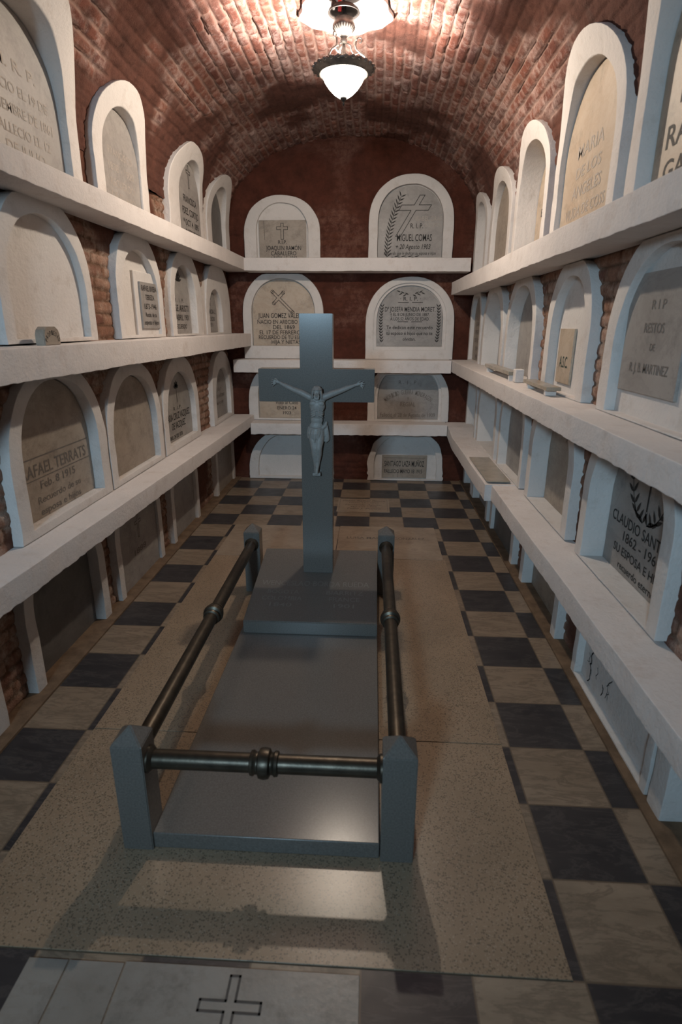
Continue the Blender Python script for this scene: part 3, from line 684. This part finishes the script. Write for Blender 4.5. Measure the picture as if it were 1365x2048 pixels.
ledge('wall_ledge', 'highest white ledge along the left wall, carrying the top row of niches', ('y', [(-.2, -1.57, -1.40, 2.355, 2.25), (2.3, -1.57, -1.385, 2.36, 2.26), (6.23, -1.57, -1.335, 2.385, 2.262), (6.49, -1.57, -1.335, 2.385, 2.262)]), seed=1)
ledge('wall_ledge', 'middle white ledge along the left wall with the little inscribed stone on it', ('y', [(-.2, -1.62, -1.43, 1.63, 1.497), (2.1, -1.62, -1.42, 1.632, 1.497), (6.49, -1.62, -1.34, 1.64, 1.507)]), seed=2)
ledge('wall_ledge', 'lowest and broadest white ledge along the left wall, just above the floor niches', ('y', [(-.2, -1.64, -1.44, .75, .625), (1.9, -1.64, -1.425, .75, .632), (6.49, -1.64, -1.345, .752, .64)]), drip=.004, seed=3)
ledge('wall_ledge', 'highest white ledge along the right wall, ending before the back wall', ('y', [(-.2, 1.07, .88, 2.155, 2.045), (1.8, 1.07, .865, 2.155, 2.04), (6.40, 1.07, .805, 2.155, 2.03)]), seed=4)
ledge('wall_ledge', 'middle white ledge along the right wall under the marble sills', ('y', [(-.2, 1.10, .87, 1.36, 1.255), (1.5, 1.10, .858, 1.36, 1.255), (6.24, 1.10, .838, 1.372, 1.258), (6.49, 1.10, .838, 1.372, 1.258)]), drip=.003, seed=5)
ledge('wall_ledge', 'near half of the lowest right-hand ledge, in front of the step', ('y', [(-.2, 1.12, .895, .612, .505), (1.4, 1.12, .892, .612, .505), (4.06, 1.12, .885, .617, .505)]), drip=.004, seed=6)
ledge('wall_ledge', 'far half of the lowest right-hand ledge, stepped forward towards the back corner', ('y', [(4.06, 1.12, .838, .622, .50), (5.9, 1.12, .835, .63, .51), (6.24, 1.12, .835, .675, .555), (6.49, 1.12, .835, .69, .57)]), seed=7)
ledge('wall_ledge', 'topmost white ledge across the back wall', ('x', [(-1.338, 6.52, 6.25, 2.378, 2.255), (.963, 6.52, 6.25, 2.372, 2.247)]), seed=8)
ledge('wall_ledge', 'white ledge across the back wall just behind the arms of the stone cross', ('x', [(-1.50, 6.52, 6.25, 1.372, 1.238), (.830, 6.52, 6.25, 1.375, 1.245)]), seed=9)
ledge('wall_ledge', 'lowest white ledge across the back wall, above the two floor-level niches', ('x', [(-1.342, 6.52, 6.25, .69, .568), (.828, 6.52, 6.25, .695, .572)]), drip=.004, seed=10)

# ---------------------------------------------------------------- floor slabs
def slab(name, label, cat, x0, x1, y0, y1, z, mat, group=None):
    o = boxobj(name, (x0 - (x0 + x1) / 2, x1 - (x0 + x1) / 2, y0 - (y0 + y1) / 2, y1 - (y0 + y1) / 2, 0, z), None, mat, .0015)
    o.location = ((x0 + x1) / 2, (y0 + y1) / 2, .0005); return tag(o, label, cat, group)
def slabtext(o, x, ops, y, z, mat, name='inscription'):
    c = o.location
    for q in ops:
        V = []; F = []
        if callable(q): q(V, F); nm = 'carved_motif'
        else: glyphs(V, F, *q[:5], **(q[5] if len(q) > 5 else {})); nm = 'inscription_line'
        pymesh(nm, [(a - c.x, b - c.y, z) for a, b in V], F, o, mat)
slab('terrazzo_slab', 'near speckled terrazzo slab under the front of the grey tomb', 'floor slab', -1.212, .588, 1.125, 2.056, .004, M_terr)
slab('terrazzo_slab', 'far speckled terrazzo slab beneath the inscribed headstone and cross', 'floor slab', -1.212, .588, 2.060, 4.095, .004, M_terr)
o = slab('marble_floor_slab', 'veined marble slab in the floor right behind the tomb, on the right of the cross', 'floor slab', -.262, .575, 4.10, 4.835, .004, M_mfloor)
slabtext(o, 0, [('LUISA MARIA', -.02, 4.52, .05, .34), ('GONZALEZ', .34, 4.52, .05, .26)], 0, .0045, M_faint)
slab('marble_floor_slab', 'veined marble slab in the floor right behind the tomb, on the left of the cross', 'floor slab', -1.212, -.268, 4.10, 4.82, .004, M_mfloor)
o = slab('inscribed_floor_plaque', 'small marble floor plaque with cursive lettering near the back wall', 'floor plaque', -.325, .195, 5.26, 5.70, .004, M_mfloor)
slabtext(o, 0, [('Pablo Rafael Ponce', -.06, 5.60, .045, .44, {'slant': .3}), ('NOV. 14 - 1896', -.06, 5.545, .025, .3), ('Fernando Aguilar', -.06, 5.465, .045, .38, {'slant': .3}), ('MAYO 1904', -.06, 5.415, .025, .26), ('Tello J. Ponce', -.06, 5.34, .045, .34, {'slant': .3}),
    lambda V, F: stroke(V, F, [(-.305, 5.29), (.175, 5.29), (.175, 5.68), (-.305, 5.68)], .003, True)], 0, .0045, M_faint)
o = slab('engraved_floor_slab', 'white marble floor slab with an outlined cross at the bottom edge of the photo', 'floor slab', -.664, -.002, .10, 1.105, .004, M_mwhite)
slabtext(o, 0, [lambda V, F: crossout(V, F, -.345, 1.008, .25, .165, .026, .007)], 0, .0045, m_simple('carved_line', (.10, .085, .075), .8), 'carved_cross')
slab('marble_strip', 'stained white marble strip beside the engraved slab, nearest to it', 'floor slab', -.826, -.668, .10, 1.10, .004, M_mwhite)
slab('marble_strip', 'narrow yellowish marble strip at the bottom left, next to the dark tile', 'floor slab', -.945, -.830, .10, 1.10, .004, M_mwhite)

# ---------------------------------------------------------------- the tomb
o = tag(boxobj('tomb_slab', (-.72, .056, 1.472, 3.60, .0045, .07), None, M_stone, .005), 'long polished dark grey slab lying inside the bronze railing', 'tomb slab')
# upper inscribed slab, sloping
t = thing('inscribed_headstone', 'sloping dark grey headstone with an engraved name, lying on the long slab before the cross', 'headstone', (-.32, 2.81, .07))
bm = bmesh.new(); hx = .378; HL = .77; z0, z1 = .078, .208
vs = [bm.verts.new(p) for p in ((-hx, 0, .001), (hx - .004, 0, .001), (hx - .004, HL, .001), (-hx, HL, .001), (-hx, 0, z0), (hx - .004, 0, z0), (hx - .004, HL, z1), (-hx, HL, z1))]
for f in ((0, 3, 2, 1), (4, 5, 6, 7), (0, 1, 5, 4), (1, 2, 6, 5), (2, 3, 7, 6), (3, 0, 4, 7)): bm.faces.new([vs[i] for i in f])
bmesh.ops.bevel(bm, geom=list(bm.edges), offset=.004, segments=2, affect='EDGES')
hs = bmobj('stone', bm, t, M_stone, angle=40)
for q in (('WENCESLAO BORDA RUEDA', -.005, .345, .050, .66), ('BOGOTA', -.19, .262, .038, .19), ('COLOMBIA', -.19, .198, .038, .24), ('1840', -.19, .137, .036, .13), ('BIARRITZ', .18, .262, .038, .22), ('FRANCE', .18, .198, .038, .18), ('1901', .18, .137, .036, .12)):
    V = []; F = []; glyphs(V, F, *q); sl = (z1 - z0) / HL
    pymesh('engraved_line', [(a, b, z0 + sl * b + .0008) for a, b in V], F, hs, M_tomblet)
# railing
t = thing('tomb_railing', 'bronze tube railing on four pointed grey stone posts round the tomb', 'railing', (-.327, 1.46, .0045))
ox, oy = -.327, 1.46
def post(x0, x1, y0, y1, h=.425, tip=.05):
    bm = bmesh.new(); x0 -= ox; x1 -= ox; y0 -= oy; y1 -= oy
    v = [bm.verts.new(p) for p in ((x0, y0, 0), (x1, y0, 0), (x1, y1, 0), (x0, y1, 0), (x0, y0, h), (x1, y0, h), (x1, y1, h), (x0, y1, h), ((x0 + x1) / 2, (y0 + y1) / 2, h + tip))]
    for f in ((3, 2, 1, 0), (0, 1, 5, 4), (1, 2, 6, 5), (2, 3, 7, 6), (3, 0, 4, 7), (4, 5, 8), (5, 6, 8), (6, 7, 8), (7, 4, 8)): bm.faces.new([v[i] for i in f])
    bmesh.ops.bevel(bm, geom=list(bm.edges), offset=.003, segments=2, affect='EDGES')
    bmobj('post', bm, t, M_stone, angle=30)
post(-.822, -.718, 1.46, 1.565); post(.058, .168, 1.46, 1.565); post(-.826, -.722, 3.465, 3.57); post(.058, .165, 3.465, 3.57)
def rail(a, b):
    a = Vector(a) - Vector((ox, oy, 0)); b = Vector(b) - Vector((ox, oy, 0)); d = (b - a); L = d.length
    M = Matrix.Translation(a) @ d.to_track_quat('Z', 'Y').to_matrix().to_4x4()
    r = .0315; m = L / 2
    bm = bmesh.new(); lathe(bm, [(r, 0), (r, m - .04), (r, m + .04), (r, L)], 28, M, True)
    o = bmobj('rail', bm, t, M_bronze, angle=40)
    bm = bmesh.new()
    lathe(bm, [(r, m - .048), (r + .008, m - .045), (r + .010, m - .036), (r + .004, m - .028), (r + .004, m - .022), (r + .016, m - .016), (r + .019, m), (r + .016, m + .016), (r + .004, m + .022), (r + .004, m + .028), (r + .010, m + .036), (r + .008, m + .045), (r, m + .048)], 28, M)
    bmobj('collar', bm, o, M_bronze, angle=40)
    for e, s in ((0, 1), (L, -1)):
        bm = bmesh.new(); lathe(bm, [(r + .014, e), (r + .014, e + s * .006), (r + .006, e + s * .014), (r + .0005, e + s * .018)], 28, M); bmobj('flange', bm, o, M_bronze, angle=40)
ZR = .342
rail((-.718, 1.512, ZR), (.058, 1.512, ZR)); rail((-.771, 1.565, ZR), (-.774, 3.465, ZR)); rail((.113, 1.565, ZR), (.1115, 3.465, ZR))

# ---------------------------------------------------------------- the stone cross with its figure
CX, CYf, CYb = -.3195, 3.30, 3.41
t = thing('stone_cross', 'tall plain blue-grey stone cross with a carved hanging figure, standing on the sloping headstone', 'cross', (CX, 3.30, .235))
zb = .235
bm = bmesh.new(); hw = .0925; aw = .332; az0, az1, tz = 1.303 - zb, 1.488 - zb, 1.785 - zb
P = [(-hw, 0), (hw, 0), (hw, az0), (aw, az0), (aw, az1), (hw, az1), (hw, tz), (-hw, tz), (-hw, az1), (-aw, az1), (-aw, az0), (-hw, az0)]
f0 = [bm.verts.new((x, 0, z - (0 if z > 0 else .0035))) for x, z in P]; f1 = [bm.verts.new((x, CYb - CYf, z + (0 if z > 0 else .0148))) for x, z in P]; n = len(P)
bm.faces.new(f0); bm.faces.new(f1[::-1])
for i in range(n): bm.faces.new((f0[i], f0[(i + 1) % n], f1[(i + 1) % n], f1[i]))
bmesh.ops.recalc_face_normals(bm, faces=bm.faces)
bmesh.ops.bevel(bm, geom=[e for e in bm.edges], offset=.0025, segments=2, affect='EDGES')
bmobj('cross_body', bm, t, M_stone, angle=40)
def limb(bm, pts):
    """tapered capsule chain, pts = [(x,y,z,r)] in cross-local coordinates"""
    for p in pts: ball(bm, p[:3], p[3], n=14)
    for a, b in zip(pts[:-1], pts[1:]): tube(bm, [a[:3], b[:3]], [a[3], b[3]], 14, True)
def remesh(name, bm, vox, parent, mat, smooth=2):
    me = bpy.data.meshes.new(name); bm.to_mesh(me); bm.free()
    o = bpy.data.objects.new(name, me); C.objects.link(o)
    md = o.modifiers.new('r', 'REMESH'); md.mode = 'VOXEL'; md.voxel_size = vox; md.use_smooth_shade = True
    if smooth:
        ms = o.modifiers.new('s', 'SMOOTH'); ms.iterations = smooth; ms.factor = .5
    dg = bpy.context.evaluated_depsgraph_get(); m2 = bpy.data.meshes.new_from_object(o.evaluated_get(dg))
    bpy.data.objects.remove(o); bpy.data.meshes.remove(me); m2.name = name
    q = link(name, m2, parent, None, True); m2.materials.clear(); m2.materials.append(mat); return q
def W(x, z, y): return (x - CX, y, z - zb)     # world x, z; y = offset in front of the cross face (negative = out)
bm = bmesh.new()
c = lambda x, z, y, r: (*W(x, z, y), r)
# arms
limb(bm, [c(-.352, 1.333, -.030, .0205), c(-.400, 1.357, -.026, .0190), c(-.447, 1.374, -.020, .0160), c(-.485, 1.391, -.015, .0145), c(-.520, 1.407, -.010, .0095)])
limb(bm, [c(-.272, 1.336, -.030, .0205), c(-.232, 1.352, -.026, .0190), c(-.190, 1.366, -.020, .0160), c(-.145, 1.384, -.015, .0145), c(-.100, 1.400, -.010, .0095)])
# hands
for s, hx, hz in ((-1, -.534, 1.414), (1, -.085, 1.405)):
    limb(bm, [c(hx - s * .012, hz - .003, -.010, .0080), c(hx + s * .004, hz + .001, -.009, .0105), c(hx + s * .014, hz + .004, -.009, .0095)])
    for k in range(4):
        a = (k - 1.5) * .30; L = (.024, .028, .026, .020)[k]; bx, bz = hx + s * .018, hz + .009 - k * .0062
        limb(bm, [c(bx, bz, -.010, .0036), c(bx + s * L * .55 * math.cos(a), bz - L * .5 * math.sin(a), -.015, .0033), c(bx + s * L * .85 * math.cos(a), bz - L * math.sin(a) - .003, -.018, .0027)])
    limb(bm, [c(hx, hz + .006, -.012, .0040), c(hx + s * .012, hz + .018, -.018, .0036), c(hx + s * .022, hz + .019, -.020, .0028)])
# trunk
for x, z, y, r, sc in ((-.312, 1.318, -.026, .040, (1.18, .62, .75)), (-.312, 1.285, -.030, .042, (1.08, .66, 1.0)), (-.314, 1.245, -.026, .039, (1.0, .58, 1.0)), (-.316, 1.205, -.022, .036, (1.0, .52, 1.0)), (-.320, 1.165, -.022, .038, (1.06, .55, .9)), (-.322, 1.140, -.022, .038, (1.10, .55, .8)),
                       (-.332, 1.300, -.047, .020, (1.2, .5, .8)), (-.294, 1.300, -.047, .020, (1.2, .5, .8)), (-.345, 1.330, -.028, .019, (1, .9, .8)), (-.279, 1.332, -.028, .019, (1, .9, .8))):
    ball(bm, W(x, z, y), r, sc, 18)
for k in range(4):      # ribs
    for s in (-1, 1): limb(bm, [c(-.313 + s * .008, 1.268 - k * .011, -.053, .0035), c(-.313 + s * .034, 1.261 - k * .013, -.042, .0035)])
limb(bm, [c(-.311, 1.325, -.034, .017), c(-.311, 1.352, -.045, .0155)])
# head, bowed forward: skull, jaw, nose, brow, ears
ball(bm, W(-.3115, 1.371, -.050), .0255, (.92, 1.05, 1.08), 18); ball(bm, W(-.3120, 1.350, -.062), .0175, (.9, .95, 1.15), 16)
ball(bm, W(-.3122, 1.353, -.081), .0050, (.8, 1.1, 1.7), 10); limb(bm, [c(-.322, 1.362, -.073, .0042), c(-.302, 1.362, -.073, .0042)])
limb(bm, [c(-.318, 1.342, -.078, .0028), c(-.306, 1.342, -.078, .0028)])
for s in (-1, 1): ball(bm, W(-.3115 + s * .0235, 1.358, -.052), .006, (.6, .8, 1.3), 8)
# legs, slightly bent, one foot over the other
limb(bm, [c(-.340, 1.135, -.022, .0275), c(-.334, 1.085, -.034, .0260), c(-.329, 1.040, -.042, .0205), c(-.328, 1.000, -.032, .0200), c(-.325, .955, -.022, .0145), c(-.323, .925, -.020, .0125)])
limb(bm, [c(-.300, 1.135, -.022, .0275), c(-.301, 1.085, -.036, .0260), c(-.305, 1.043, -.046, .0205), c(-.308, 1.000, -.036, .0200), c(-.313, .955, -.030, .0145), c(-.316, .928, -.032, .0125)])
limb(bm, [c(-.325, .925, -.022, .011), c(-.324, .905, -.034, .0100), c(-.322, .890, -.040, .0080)]); limb(bm, [c(-.315, .928, -.036, .011), c(-.317, .908, -.048, .0100), c(-.318, .893, -.052, .0080)])
for k in range(5): limb(bm, [c(-.327 + k * .0042, .893, -.054, .0026), c(-.328 + k * .0046, .886 + .0008 * k, -.057, .0024)])
fig = remesh('figure', bm, .0026, t, M_corp, 2); fig['label'] = 'carved male figure with outstretched arms and bowed head'
bm = bmesh.new(); r0 = random.Random(4)
for k in range(46):     # hair locks falling round the bowed head
    a = k / 46 * 2 * PI; ca, sa = math.cos(a), math.sin(a)
    if sa < -.55: continue
    limb(bm, [c(-.3115 + ca * .012, 1.394, -.052 + sa * .010, .006), c(-.3115 + ca * .0235, 1.380, -.050 + sa * .020, .0055), c(-.3115 + ca * (.0265 + r0.random() * .003), 1.355, -.048 + sa * .020, .005), c(-.3115 + ca * .027, 1.335 - r0.random() * .012, -.046 + sa * .017, .004)])
ball(bm, W(-.3115, 1.384, -.050), .0235, (.98, 1.05, .70), 16)
for k in range(20):     # crown of thorns
    a = k / 20 * 2 * PI; limb(bm, [c(-.3115 + math.cos(a) * .027, 1.380 + .002 * (-1) ** k, -.052 + math.sin(a) * .027, .0036), c(-.3115 + math.cos(a + .33) * .027, 1.380 - .002 * (-1) ** k, -.052 + math.sin(a + .33) * .027, .0036)])
remesh('hair', bm, .0022, fig, M_corp, 1)
bm = bmesh.new()        # beard
for k in range(9): limb(bm, [c(-.325 + k * .0032, 1.345, -.070, .005), c(-.321 + k * .0023, 1.326, -.070, .004)])
remesh('beard', bm, .0022, fig, M_corp, 1)
bm = bmesh.new()        # loincloth
for k in range(17):
    a = k / 16; x = -.362 + a * .086; yy = -.020 - .030 * math.sin(a * PI)
    ln = .060 + .014 * math.sin(k * 1.9) - .022 * abs(a - .5)
    limb(bm, [c(x, 1.160 - .006 * math.sin(a * PI), yy, .0075), c(x - .004 + .003 * math.sin(k * 2.3), 1.130, yy - .008, .0085), c(x - .003 + .006 * math.sin(k * 1.3), 1.160 - ln - .010, yy - .006, .0065)])
for q in range(3): limb(bm, [c(-.360 + .012 * j, 1.158 - .009 * q - .010 * math.sin(j / 7 * PI) + .006 * (j / 7), -.022 - .032 * math.sin(j / 7 * PI), .0065) for j in range(8)])
limb(bm, [c(-.283, 1.160, -.030, .012), c(-.268, 1.172, -.024, .012), c(-.262, 1.188, -.018, .009)])
for k in range(5): limb(bm, [c(-.270 + k * .003, 1.168, -.022, .007), c(-.268 + k * .0045, 1.125 - .004 * k, -.018 - .003 * (k % 2), .0075), c(-.276 + k * .0065, 1.076 + .006 * abs(k - 2), -.014 - .004 * (k % 2), .0075)])
remesh('loincloth', bm, .0024, fig, M_corp, 1)
bm = bmesh.new(); box(bm, -.022, .024, -.046, .0, .880 - zb - .004, .893 - zb, .002); o = bmobj('foot_rest', bm, fig, M_corp, angle=40)

# ---------------------------------------------------------------- the hanging lamp
t = thing('pendant_lamp', 'lit pendant lamp with a glass bowl in an ornate silvered rim under the vault', 'lamp', (LX, LY, 2.92))
def lz(z): return z - 2.92
bm = bmesh.new()
lathe(bm, [(.0, lz(2.972)), (.028, lz(2.975)), (.055, lz(2.992)), (.085, lz(3.020)), (.108, lz(3.050)), (.122, lz(3.078)), (.128, lz(3.103))], 48)
bmobj('glass_bowl', bm, t, M_glass, smooth=True)
bm = bmesh.new()
lathe(bm, [(.126, lz(3.092)), (.140, lz(3.086)), (.150, lz(3.096)), (.158, lz(3.104)), (.170, lz(3.110)), (.173, lz(3.118)), (.160, lz(3.122)), (.140, lz(3.112)), (.126, lz(3.104)), (.126, lz(3.092))], 64)
rim = bmobj('rim', bm, t, M_metal, smooth=True)
bm = bmesh.new()
for k in range(26):
    a = 2 * PI * k / 26; x, y = math.cos(a), math.sin(a)
    ball(bm, (.172 * x, .172 * y, lz(3.116)), .0125, (1, 1, .8), 10)
    for q in (-1, 1): ball(bm, (.163 * math.cos(a + q * .06), .163 * math.sin(a + q * .06), lz(3.120)), .007, n=8)
bmobj('rosette_border', bm, rim, M_metal, smooth=True)
bm = bmesh.new()
lathe(bm, [(.0, lz(3.225)), (.012, lz(3.225)), (.010, lz(3.205)), (.020, lz(3.185)), (.013, lz(3.16)), (.010, lz(3.12)), (.014, lz(3.112)), (.014, lz(3.105)), (0, lz(3.102))][::-1], 20)
lathe(bm, [(.006, lz(3.11)), (.006, lz(3.245))], 12)
bmobj('stem', bm, t, M_metal, smooth=True)
for k in range(3):
    a = PI / 2 + .5 + k * 2 * PI / 3; ca, sa = math.cos(a), math.sin(a); bm = bmesh.new()
    pr = [(.150, 3.115), (.142, 3.145), (.120, 3.172), (.092, 3.190), (.072, 3.205), (.066, 3.225), (.070, 3.242)]
    tube(bm, [(r * ca, r * sa, lz(z)) for r, z in pr], [.0055, .0055, .006, .006, .006, .0055, .005], 10)
    sp = [(.070 + .020 - .020 * math.cos(q * .55) * (1 - q * .07), 3.245 + .020 * math.sin(q * .55) * (1 - q * .07)) for q in range(11)]
    tube(bm, [(r * ca, r * sa, lz(z)) for r, z in sp], [.005 - .0002 * q for q in range(11)], 8)
    tube(bm, [(r * ca, r * sa, lz(z)) for r, z in ((.088, 3.192), (.060, 3.180), (.045, 3.200), (.040, 3.225), (.020, 3.235))], .004, 8)
    ball(bm, (.162 * ca, .162 * sa, lz(3.118)), .012, n=10)
    bmobj('scroll_arm', bm, t, M_metal, smooth=True)
bm = bmesh.new()
lathe(bm, [(0, lz(3.232)), (.016, lz(3.235)), (.020, lz(3.250)), (.014, lz(3.262)), (.026, lz(3.272)), (.046, lz(3.286)), (.060, lz(3.306)), (.064, lz(3.322)), (.056, lz(3.330)), (.058, lz(3.345)), (.040, lz(3.356)), (.030, lz(3.362)), (0, lz(3.364))], 36)
for k in range(24):
    a = 2 * PI * k / 24; tube(bm, [(.030 * math.cos(a), .030 * math.sin(a), lz(3.276)), (.050 * math.cos(a), .050 * math.sin(a), lz(3.290)), (.063 * math.cos(a), .063 * math.sin(a), lz(3.310))], .0028, 6)
bmobj('fluted_urn', bm, t, M_metal, smooth=True)
bm = bmesh.new(); lathe(bm, [(.012, lz(3.395)), (.060, lz(3.392)), (.078, lz(3.380)), (.086, lz(3.372)), (.090, lz(3.376)), (.084, lz(3.390)), (.064, lz(3.404)), (.012, lz(3.408))], 40)
bmobj('canopy_ring', bm, t, M_dark, smooth=True)
bm = bmesh.new(); tube(bm, [(.0, 0, lz(3.36)), (.0, 0, lz(3.47))], .007, 10); tube(bm, [(.014, -.02, lz(3.36)), (.012, -.03, lz(3.39)), (.004, -.018, lz(3.43)), (0, 0, lz(3.468))], .0035, 8)
bmobj('hanging_wire', bm, t, M_dark, smooth=True)
bm = bmesh.new(); box(bm, -.030, -.010, -.062, -.044, lz(3.362), lz(3.440), .004); tube(bm, [(-.020, -.052, lz(3.435)), (-.014, -.03, lz(3.455)), (0, 0, lz(3.468))], .004, 8)
bmobj('red_connector', bm, t, M_red, angle=40)
bm = bmesh.new(); ball(bm, (-.052, -.050, lz(3.392)), .018, (1, 1, 1.3), 12); ball(bm, (-.056, -.046, lz(3.415)), .012, (1, 1, 1.2), 10); tube(bm, [(-.056, -.046, lz(3.415)), (-.03, -.02, lz(3.455)), (0, 0, lz(3.468))], .003, 8)
bmobj('black_wire_knot', bm, t, M_dark, smooth=True)
bm = bmesh.new(); lathe(bm, [(0, lz(2.935)), (.004, lz(2.938)), (.007, lz(2.946)), (.004, lz(2.953)), (.009, lz(2.958)), (.017, lz(2.966)), (.020, lz(2.978)), (.012, lz(2.984)), (0, lz(2.985))], 24)
bmobj('finial', bm, t, M_dark, smooth=True)
bm = bmesh.new(); ball(bm, (0, 0, lz(3.062)), .022, (1, 1, 1.3), 16)
bmobj('bulb', bm, t, m_glow('bulb_glow', (1, .9, .75), 20, .9), smooth=True)
l = bpy.data.lights.new('lamp_light', 'POINT'); l.energy = LAMP_POWER; l.color = (1.0, .90, .83); l.shadow_soft_size = .03
lo = bpy.data.objects.new('lamp_light', l); C.objects.link(lo); lo.location = (LX, LY, 3.066)
# whitewash disc painting in the burnt-out glow on the vault above the lamp
bm = bmesh.new(); ring = []; n = 48
f0 = []; f1 = []
for k in range(n):
    a = 2 * PI * k / n; r = .27 + .012 * math.sin(5 * a) + .008 * math.sin(11 * a)
    x = r * math.cos(a); y = r * math.sin(a); zz = float(VZ + VH * (1 - (abs(LX + x - VC) / VA) ** VN) ** (1 / VN)) - .022
    f0.append(bm.verts.new((x, y, zz - 3.46))); f1.append(bm.verts.new((x, y, zz + .03 - 3.46)))
bm.faces.new(f0)
for k in range(n): bm.faces.new((f0[k], f0[(k + 1) % n], f1[(k + 1) % n], f1[k]))
o = bmobj('ceiling_glow_patch', bm, None, M_white); o.location = (LX, 4.08, 3.46); tag(o, 'round whitewash patch painting in the burnt-out glow on the vault above the lamp', 'ceiling patch')

# ---------------------------------------------------------------- small things on the ledges
# little round-shouldered stone on the left ledge
px, py, pz = -1.462, 2.60, 1.633
t = thing('inscribed_stone', 'little clipped-corner stone with curved lettering standing on the middle left ledge', 'small stone', (px, py, pz), PI / 2)
bm = bmesh.new(); P = [(x * .80, z * .76) for x, z in [(-.082, 0), (.082, 0), (.082, .062), (.070, .088), (.045, .105), (-.045, .105), (-.070, .088), (-.082, .062)]]
f0 = [bm.verts.new((x, -.022, z)) for x, z in P]; f1 = [bm.verts.new((x, .022, z)) for x, z in P]
bm.faces.new(f0); bm.faces.new(f1[::-1])
for i in range(8): bm.faces.new((f0[i], f0[(i + 1) % 8], f1[(i + 1) % 8], f1[i]))
bmesh.ops.recalc_face_normals(bm, faces=bm.faces)
bmesh.ops.bevel(bm, geom=list(bm.edges), offset=.003, segments=2, affect='EDGES'); bmobj('stone', bm, t, M_mbeige, angle=40); st = C.objects[-1]
def prop(V, F):
    T = 'PROPIEDAD'
    for i, ch in enumerate(T):
        ang = -(i - 4) * .26; R = .052; glyphs(V, F, ch, R * math.sin(-ang), -.008 + R * math.cos(ang), .020, .011, ang=ang)
inscription(st, -.0225, [prop])
def sill(label, x0, x1, y0, y1, z0, z1, mat=M_slab):
    cx, cy = (x0 + x1) / 2, (y0 + y1) / 2; bm = bmesh.new(); box(bm, x0 - cx, x1 - cx, y0 - cy, y1 - cy, 0, z1 - z0, .003)
    o = bmobj('marble_sill', bm, None, mat, angle=40); o.location = (cx, cy, z0); return tag(o, label, 'marble sill')
o = sill('longer polished marble sill on the right middle ledge, by the deep grey niche', .925, .998, 4.03, 4.90, 1.405, 1.430)
bm = bmesh.new(); box(bm, -.03, .025, .36, .40, -.042, -.001, .003); box(bm, -.03, .025, -.43, -.40, -.042, -.001, .003); bmobj('bracket_block', bm, o, M_white)
o = sill('shorter polished marble sill below the stone with three initials, on the right middle ledge', .925, 1.003, 3.13, 3.62, 1.395, 1.415)
bm = bmesh.new(); box(bm, -.03, .03, -.20, -.17, -.030, -.001, .003); box(bm, -.03, .03, .17, .20, -.030, -.001, .003); bmobj('bracket_block', bm, o, M_white)
o = boxobj('plaster_stub', (-.028, .028, -.035, .035, 0, .085), None, M_white, .006); o.location = (.968, 3.93, 1.368); tag(o, 'short white plaster upright between the two marble sills', 'stub')
o = sill('polished marble slab laid on the stepped end of the lowest right ledge', .855, 1.025, 4.09, 4.90, .634, .643, M_slab)
